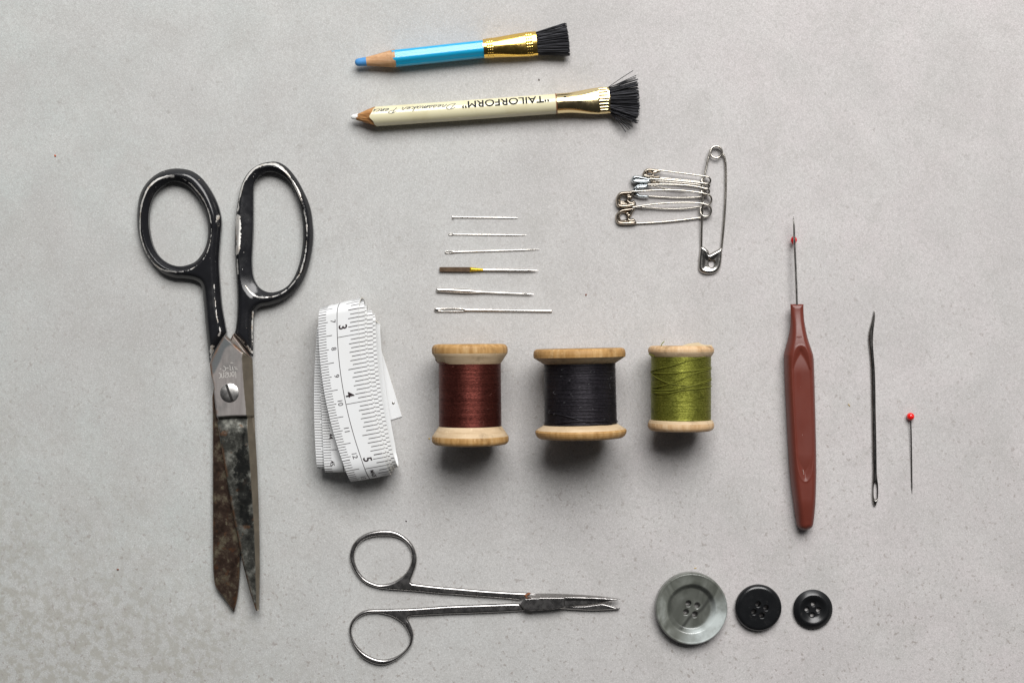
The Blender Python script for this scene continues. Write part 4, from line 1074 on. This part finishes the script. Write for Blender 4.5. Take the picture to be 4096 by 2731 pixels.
jr = np.array([z(p)[:2] for p in [(1500,560),(2320,560),(2330,657),(2160,643),(2000,637),(1860,636),(1840,640),(1650,640),(1520,648)]])
jb = np.array([z(p)[:2] for p in [(1400,500),(1850,500),(1856,640),(1850,660),(1856,760),(1400,800)]])
def jtop(x, y, dO, dH, ex):
    up = np.maximum(ex[0], 0); b = sst((ex[1]+4)/8)
    h = 3.5 + .3*b - .9*(1-b)*sst(-ex[0]/14)*.6 - .25*(1 - sst(dO/4))
    return np.where(up > 0, 3.5 - up*.13, h)
field('blade', jaw, [], 2.0, jtop, lambda x, y, dO, dH, ex: 2.05 + 0*x, 3.2, m_surg, sc_o, angle=24, extra=[jr, jb])
lowb = smooth([z(p) for p in [(1545,600,'c'),(1620,603),(1700,610,'c'),(1850,690),(2000,702),(2165,682,'c'),(2235,700),(2310,724,'c'),(2308,734,'c'),(2200,743),(2050,745),(1900,738),(1760,728,'c'),(1560,660,'c')]])
field('blade', lowb, [], 1.8, lambda x, y, dO, dH, ex: 2.0 - .5*(1-sst(dO/6)) + 0*x, lambda x, y, dO, dH, ex: .7 + 0*x, 2, m_surg, sc_o, angle=24)
g = MB(); V, F = tube([W(z(p), .0030) for p in [(1543, 640), (1530, 622), (1560, 603), (1572, 603)]], [3e-4, 5e-4, 5e-4, 2e-4], 8); g.add(V, F); g.obj('rust_spot', m_rustband, sc_o)

# ------------------------------------------------------------------ seam ripper
rip = thing('seam_ripper', 'seam ripper with an oxblood plastic handle and red ball on its point', 'seam ripper', cR((300, 1300)))
ho = smooth([cR(p) for p in [(203,745,'c'),(208,738),(300,738),(305,745,'c'),(306,800),(311,860),(322,925),(341,1010),(361,1070),(381,1130,'c')]] + [cR2(p) for p in [(396,80),(401,200),(406,400),(411,600),(415,800),(416,1000),(411,1200),(406,1280),(397,1380),(384,1426),(350,1446),(320,1451),(290,1442),(268,1415),(255,1350),(240,1250),(225,1130),(210,1000),(196,800),(185,600),(175,400),(166,200),(162,60)]] + [cR(p) for p in [(157,1135,'c'),(175,1060),(190,1000),(202,925),(206,860),(204,800)]])
gr = smooth([cR(p) for p in [(268,1060),(240,1070),(220,1100),(206,1150),(198,1230)]] + [cR2(p) for p in [(204,180),(213,400),(224,600),(235,800),(246,920),(263,990),(285,1035),(310,1050),(338,1036),(362,985),(376,900),(378,700),(370,400),(362,170)]] + [cR(p) for p in [(345,1230),(336,1150),(320,1100),(298,1070)]])
gy0, gy1 = gr[:, 1].min(), gr[:, 1].max()
def rtop(x, y, dO, dH, ex):
    gd = np.maximum(ex[0], 0); neck = sst((y - 1215)/200)
    T = 5.2 + 3.0*neck - 1.8*sst((y - 1990)/140)
    h = 4.2 - 1.0*neck + (T - 4.2 + 1.0*neck)*rnd(dO, 20 + 8*neck)
    mid = np.minimum(y - gy0, gy1 - y)
    return h - (.35 + .9*(1 - sst(mid/110)))*sst(gd/(9 + 30*(1 - sst(mid/100)))) + .1*np.exp(-(np.abs(ex[0])/4)**2)
hn = field('handle', ho, [], 3.2, rtop, lambda x, y, dO, dH, ex: .02 + 2.4*(1-rnd(dO, 22)) + 2.2*(1-sst((y-1215)/200)), 5, m_handle, rip, angle=38, extra=[gr])
V, F = loft([0, .25, .5, .75, 1], 16, lambda t, a: W(cR((266 + (t-.5)*44, 995)), 7.28e-3) + Vector((0, 5.0e-4*math.cos(a)*math.sin(math.pi*min(max(t, .1), .9))**.5, 2.6e-4*math.sin(a)))); g = MB(); g.add(V, F); g.obj('raised_mark', m_handle, hn, 60)
# steel shaft, thin and bladed towards the point
pts = [((250, 745), 8.5, 4.4), ((246, 600), 8.7, 4.4), ((240, 450), 8.8, 4.4), ((233, 300), 8.8, 4.4), ((229, 200), 8.5, 4.4), ((227, 120), 7.6, 4.4), ((224, 80), 5.6, 4.4), ((220, 50), 2, 4.4)]
V, F = tube([W(cR(p), zz*1e-3) for p, r_, zz in pts], [r_/1.96*K for p, r_, zz in pts], 12); g = MB(); g.add(V, F); g.obj('shaft', metal('ripper_steel', (.56, .54, .51), .22), rip, 60)
bc = W(cR((226, 236)), 2.6e-3); s_ = K/1.96
V, F = loft(np.linspace(-1, 1, 18), 24, lambda t, a: bc + Vector((25*s_*math.sqrt(max(.001, 1-t*t))*(1 if t < 0 else 1 - .35*t)*math.cos(a), -(34*t + 4)*s_, 25*s_*math.sqrt(max(.001, 1-t*t))*(1 if t < 0 else 1 - .35*t)*math.sin(a)))); g = MB(); g.add(V, F); g.obj('ball_tip', m_red, rip, 60)
V, F = tube([W(cR((250, 745)), 3.9e-3), W(cR((243, 560)), 3.6e-3), W(cR((235, 400)), 3.1e-3), W(cR((229, 270)), 2.7e-3)], [5/1.96*K, 5/1.96*K, 4.5/1.96*K, 4/1.96*K], 10); g = MB(); g.add(V, F); g.obj('prong', m_darkneedle, rip, 60)
g = MB()
for a_, b_ in (((283, 1365), (270, 1400)), ((292, 1275), (298, 1282))):
    V, F = tube([W(cR(a_), 7.75e-3), W(cR(((a_[0]+b_[0])/2+2, (a_[1]+b_[1])/2)), 7.8e-3), W(cR(b_), 7.75e-3)], 6e-5, 5); g.add(V, F)
for a_, b_ in (((292, 670), (308, 692)), ((258, 815), (263, 828)), ((305, 960), (312, 1000))):
    V, F = tube([W(cR2(a_), 7.75e-3), W(cR2(((a_[0]+b_[0])/2+2, (a_[1]+b_[1])/2)), 7.8e-3), W(cR2(b_), 7.75e-3)], 8e-5, 5); g.add(V, F)
g.obj('lint', m_lint, hn)

# ------------------------------------------------------------------ curved leather needle and ball-headed pin
nd_out = smooth([cD(p) for p in [(178,71,'c'),(182,78),(183,130),(173,220),(169,290),(171,350),(177,430),(185,560),(189,800),(193,1000),(196,1200),(198,1280),(206,1345),(206,1430),(196,1480),(183,1502),(170,1480),(163,1435),(165,1345),(168,1250),(165,1100),(160,800),(155,560),(150,450),(144,380),(135,285),(140,230),(160,150)]])
nd_hole = smooth([cD(p) for p in [(185,1325),(196,1350),(198,1400),(197,1440),(187,1452),(176,1440),(173,1400),(175,1350)]])
nd = field('leather_needle', nd_out, [nd_hole], 1.9, lambda x, y, dO, dH, ex: .75 + .75*rnd(np.minimum(dO, dH[0]), 8), lambda x, y, dO, dH, ex: .75 - .72*rnd(np.minimum(dO, dH[0]), 8), 1, m_darkneedle, None, angle=50)
tag(nd, 'long dark steel needle with a bent spear point and large eye', 'needle')
bpn = thing('ball_pin', 'steel pin with a round scarlet head, right of the long dark needle', 'pin', cD((446, 1150)))
hb = 28/1.8222*K
bc2 = W(cD((441, 848)), hb)
V, F = loft(np.linspace(-.999, .999, 24), 32, lambda t, a: bc2 + Vector((hb*math.sqrt(1-t*t)*math.cos(a), hb*t, hb*math.sqrt(1-t*t)*math.sin(a)))); g = MB(); g.add(V, F); g.obj('head', m_red2, bpn, 60)
V, F = tube([W(cD((442, 860)), hb), W(cD((446, 1000)), hb*.75), W(cD((449, 1200)), hb*.4), W(cD((451, 1370)), 2.6e-4), W(cD((452, 1412)), 1.5e-4)], [5/1.8222*K, 5/1.8222*K, 5/1.8222*K, 4.5/1.8222*K, .6/1.8222*K], 10); g = MB(); g.add(V, F); g.obj('shaft', m_darkneedle, bpn, 60)

# ------------------------------------------------------------------ buttons
BG = 'round four hole buttons in a row'
def button(label, c, r, holes, hr, topf, thick, m, wear=None):
    cc = np.array(cU(c)[:2]); R = r/2.8
    hs = [ell(cU(h), hr/2.8, None, 22) for h in holes]
    def top(x, y, dO, dH, ex):
        q = np.hypot(x-cc[0], y-cc[1])/R
        dh = np.min(np.stack(dH), 0)
        return topf(q, x-cc[0], y-cc[1]) - .22*(1-sst(dh/3.0))
    def bot(x, y, dO, dH, ex):
        q = np.hypot(x-cc[0], y-cc[1])/R; return .03 + .9*sst((q-.78)/.22)
    o = field('button', ell(cc, R, None, 160), hs, R/46 if R > 100 else R/40, top, bot, thick*.7, m, None, angle=30, wear=wear)
    tag(o, label, 'button', BG); return o
def tb1(q, x, y):
    h = 4.7 - .35*np.clip((.97-q)/.3, 0, 1)
    h = h - 1.6*sst((.70-q)/.15)
    h = np.where(q > .95, h - 1.1*(1-np.sqrt(np.maximum(0, 1-((q-.95)/.05)**2))), h)
    return h + .10*np.exp(-((q-.955)/.02)**2)
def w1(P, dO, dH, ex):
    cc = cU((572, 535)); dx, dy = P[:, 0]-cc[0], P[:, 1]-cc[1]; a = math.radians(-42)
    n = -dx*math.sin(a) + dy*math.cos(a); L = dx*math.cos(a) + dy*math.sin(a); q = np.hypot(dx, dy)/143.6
    st = np.exp(-((n-28-4*np.sin(L/16))/10)**2)*(q < .66)*.75 + .55*np.exp(-((np.degrees(np.arctan2(dy, dx))+62)/42)**2)*sst((.72-q)/.05)*sst((q-.5)/.08)  # pearl's own streak first, then painted shade high on the dish's slope
    sh = sst((np.cos(np.arctan2(dy, dx)-math.radians(42))-.25)/.65)*sst((q-.5)/.15)  # where the lit side is brightened in the colour
    return {'streak_and_shade': np.clip(np.maximum(st*1.3, .40*sst((.70-q)/.04)), 0, 1), 'painted_shine': sh*.95}
button('large pearly grey button with a dished centre and dark streaking', (572, 535), 402, [(543,482),(641,505),(516,580),(614,605)], 32, tb1, 4, m_pearl, w1)
button('medium plain black button with a smooth flat face', (1328, 532), 260, [(1318,485),(1407,525),(1272,572),(1360,610)], 29,
       lambda q, x, y: 3.2 - .05*q*q - 1.5*(1-np.sqrt(np.maximum(0, 1-(np.clip((q-.80)/.2, 0, 1))**2))), 3, m_blackbtn)
def tb3(q, x, y):
    h = 2.6 - 1.0*sst((.72-q)/.38)
    return np.where(q > .74, 2.6 - 1.3*np.clip((q-.74)/.26, 0, 1)**1.25, h)
button('small black button with a raised sloping rim', (1940, 550), 220, [(1942,487),(1872,548),(2000,556),(1933,613)], 26, tb3, 2.6, m_blackbtn2)

# ------------------------------------------------------------------ crumbs on the table
def crumb(name, label, p, L, w_, ang, h, m):
    c_ = W((p[0]*1.7415, p[1]*1.7415), 0); V = []; rows_ = 5; n = 8
    d = Vector((math.cos(ang), math.sin(ang), 0)); e_ = Vector((-d.y, d.x, 0))
    def fn(t, a):
        k = math.sqrt(max(.02, 1-t*t)); j = 1 + .25*math.sin(3*a + 5*t)
        return c_ + d*t*L*K + e_*w_*K*k*j*math.cos(a) + Vector((0, 0, h*K*(1 + k*j*math.sin(a)*.95)))
    V, F = loft(np.linspace(-1, 1, 7), n, fn); o = mesh_obj(name, V, F, m, None, 40); tag(o, label, 'crumb')
m_c1 = mat('orange_crumb_surface', (.50, .10, .03), .6); m_c2 = mat('dark_crumb_surface', (.05, .03, .025), .7); m_c3 = mat('straw_splinter_surface', (.55, .40, .16), .7); m_c4 = mat('rusty_crumb_surface', (.20, .05, .02), .7)
crumb('crumb', 'tiny orange crumb on bare table above and left of the shears', (127, 358), 4, 4, .8, 2, m_c1)
crumb('crumb', 'tiny dark crumb between the cream pencil and the blue pencil', (1238, 184), 4, 2.5, 1.9, 2, m_c2)
crumb('crumb', 'tiny rust red crumb between the needles and the safety pins', (1346, 677), 4, 3, 1.2, 2, m_c4)
crumb('splinter', 'tiny straw coloured splinter between seam ripper and long dark needle', (1950, 930), 7, 1.7, -.9, 1.6, m_c3)
crumb('splinter', 'tiny straw coloured splinter above the grey button', (1597, 1304), 6, 1.6, .15, 1.5, m_c3)
crumb('crumb', 'tiny yellow crumb left of the maroon spool base', (986, 1007), 4, 3.5, .3, 2, m_c3)
crumb('crumb', 'tiny rust coloured crumb low on the mottled corner of the table', (271, 1307), 3, 4.5, 1.5, 2, m_c4)
crumb('crumb', 'tiny black crumb above the embroidery scissors rings', (933, 1196), 3.5, 2.2, -.5, 1.6, m_c2)
bpy.context.view_layer.update()
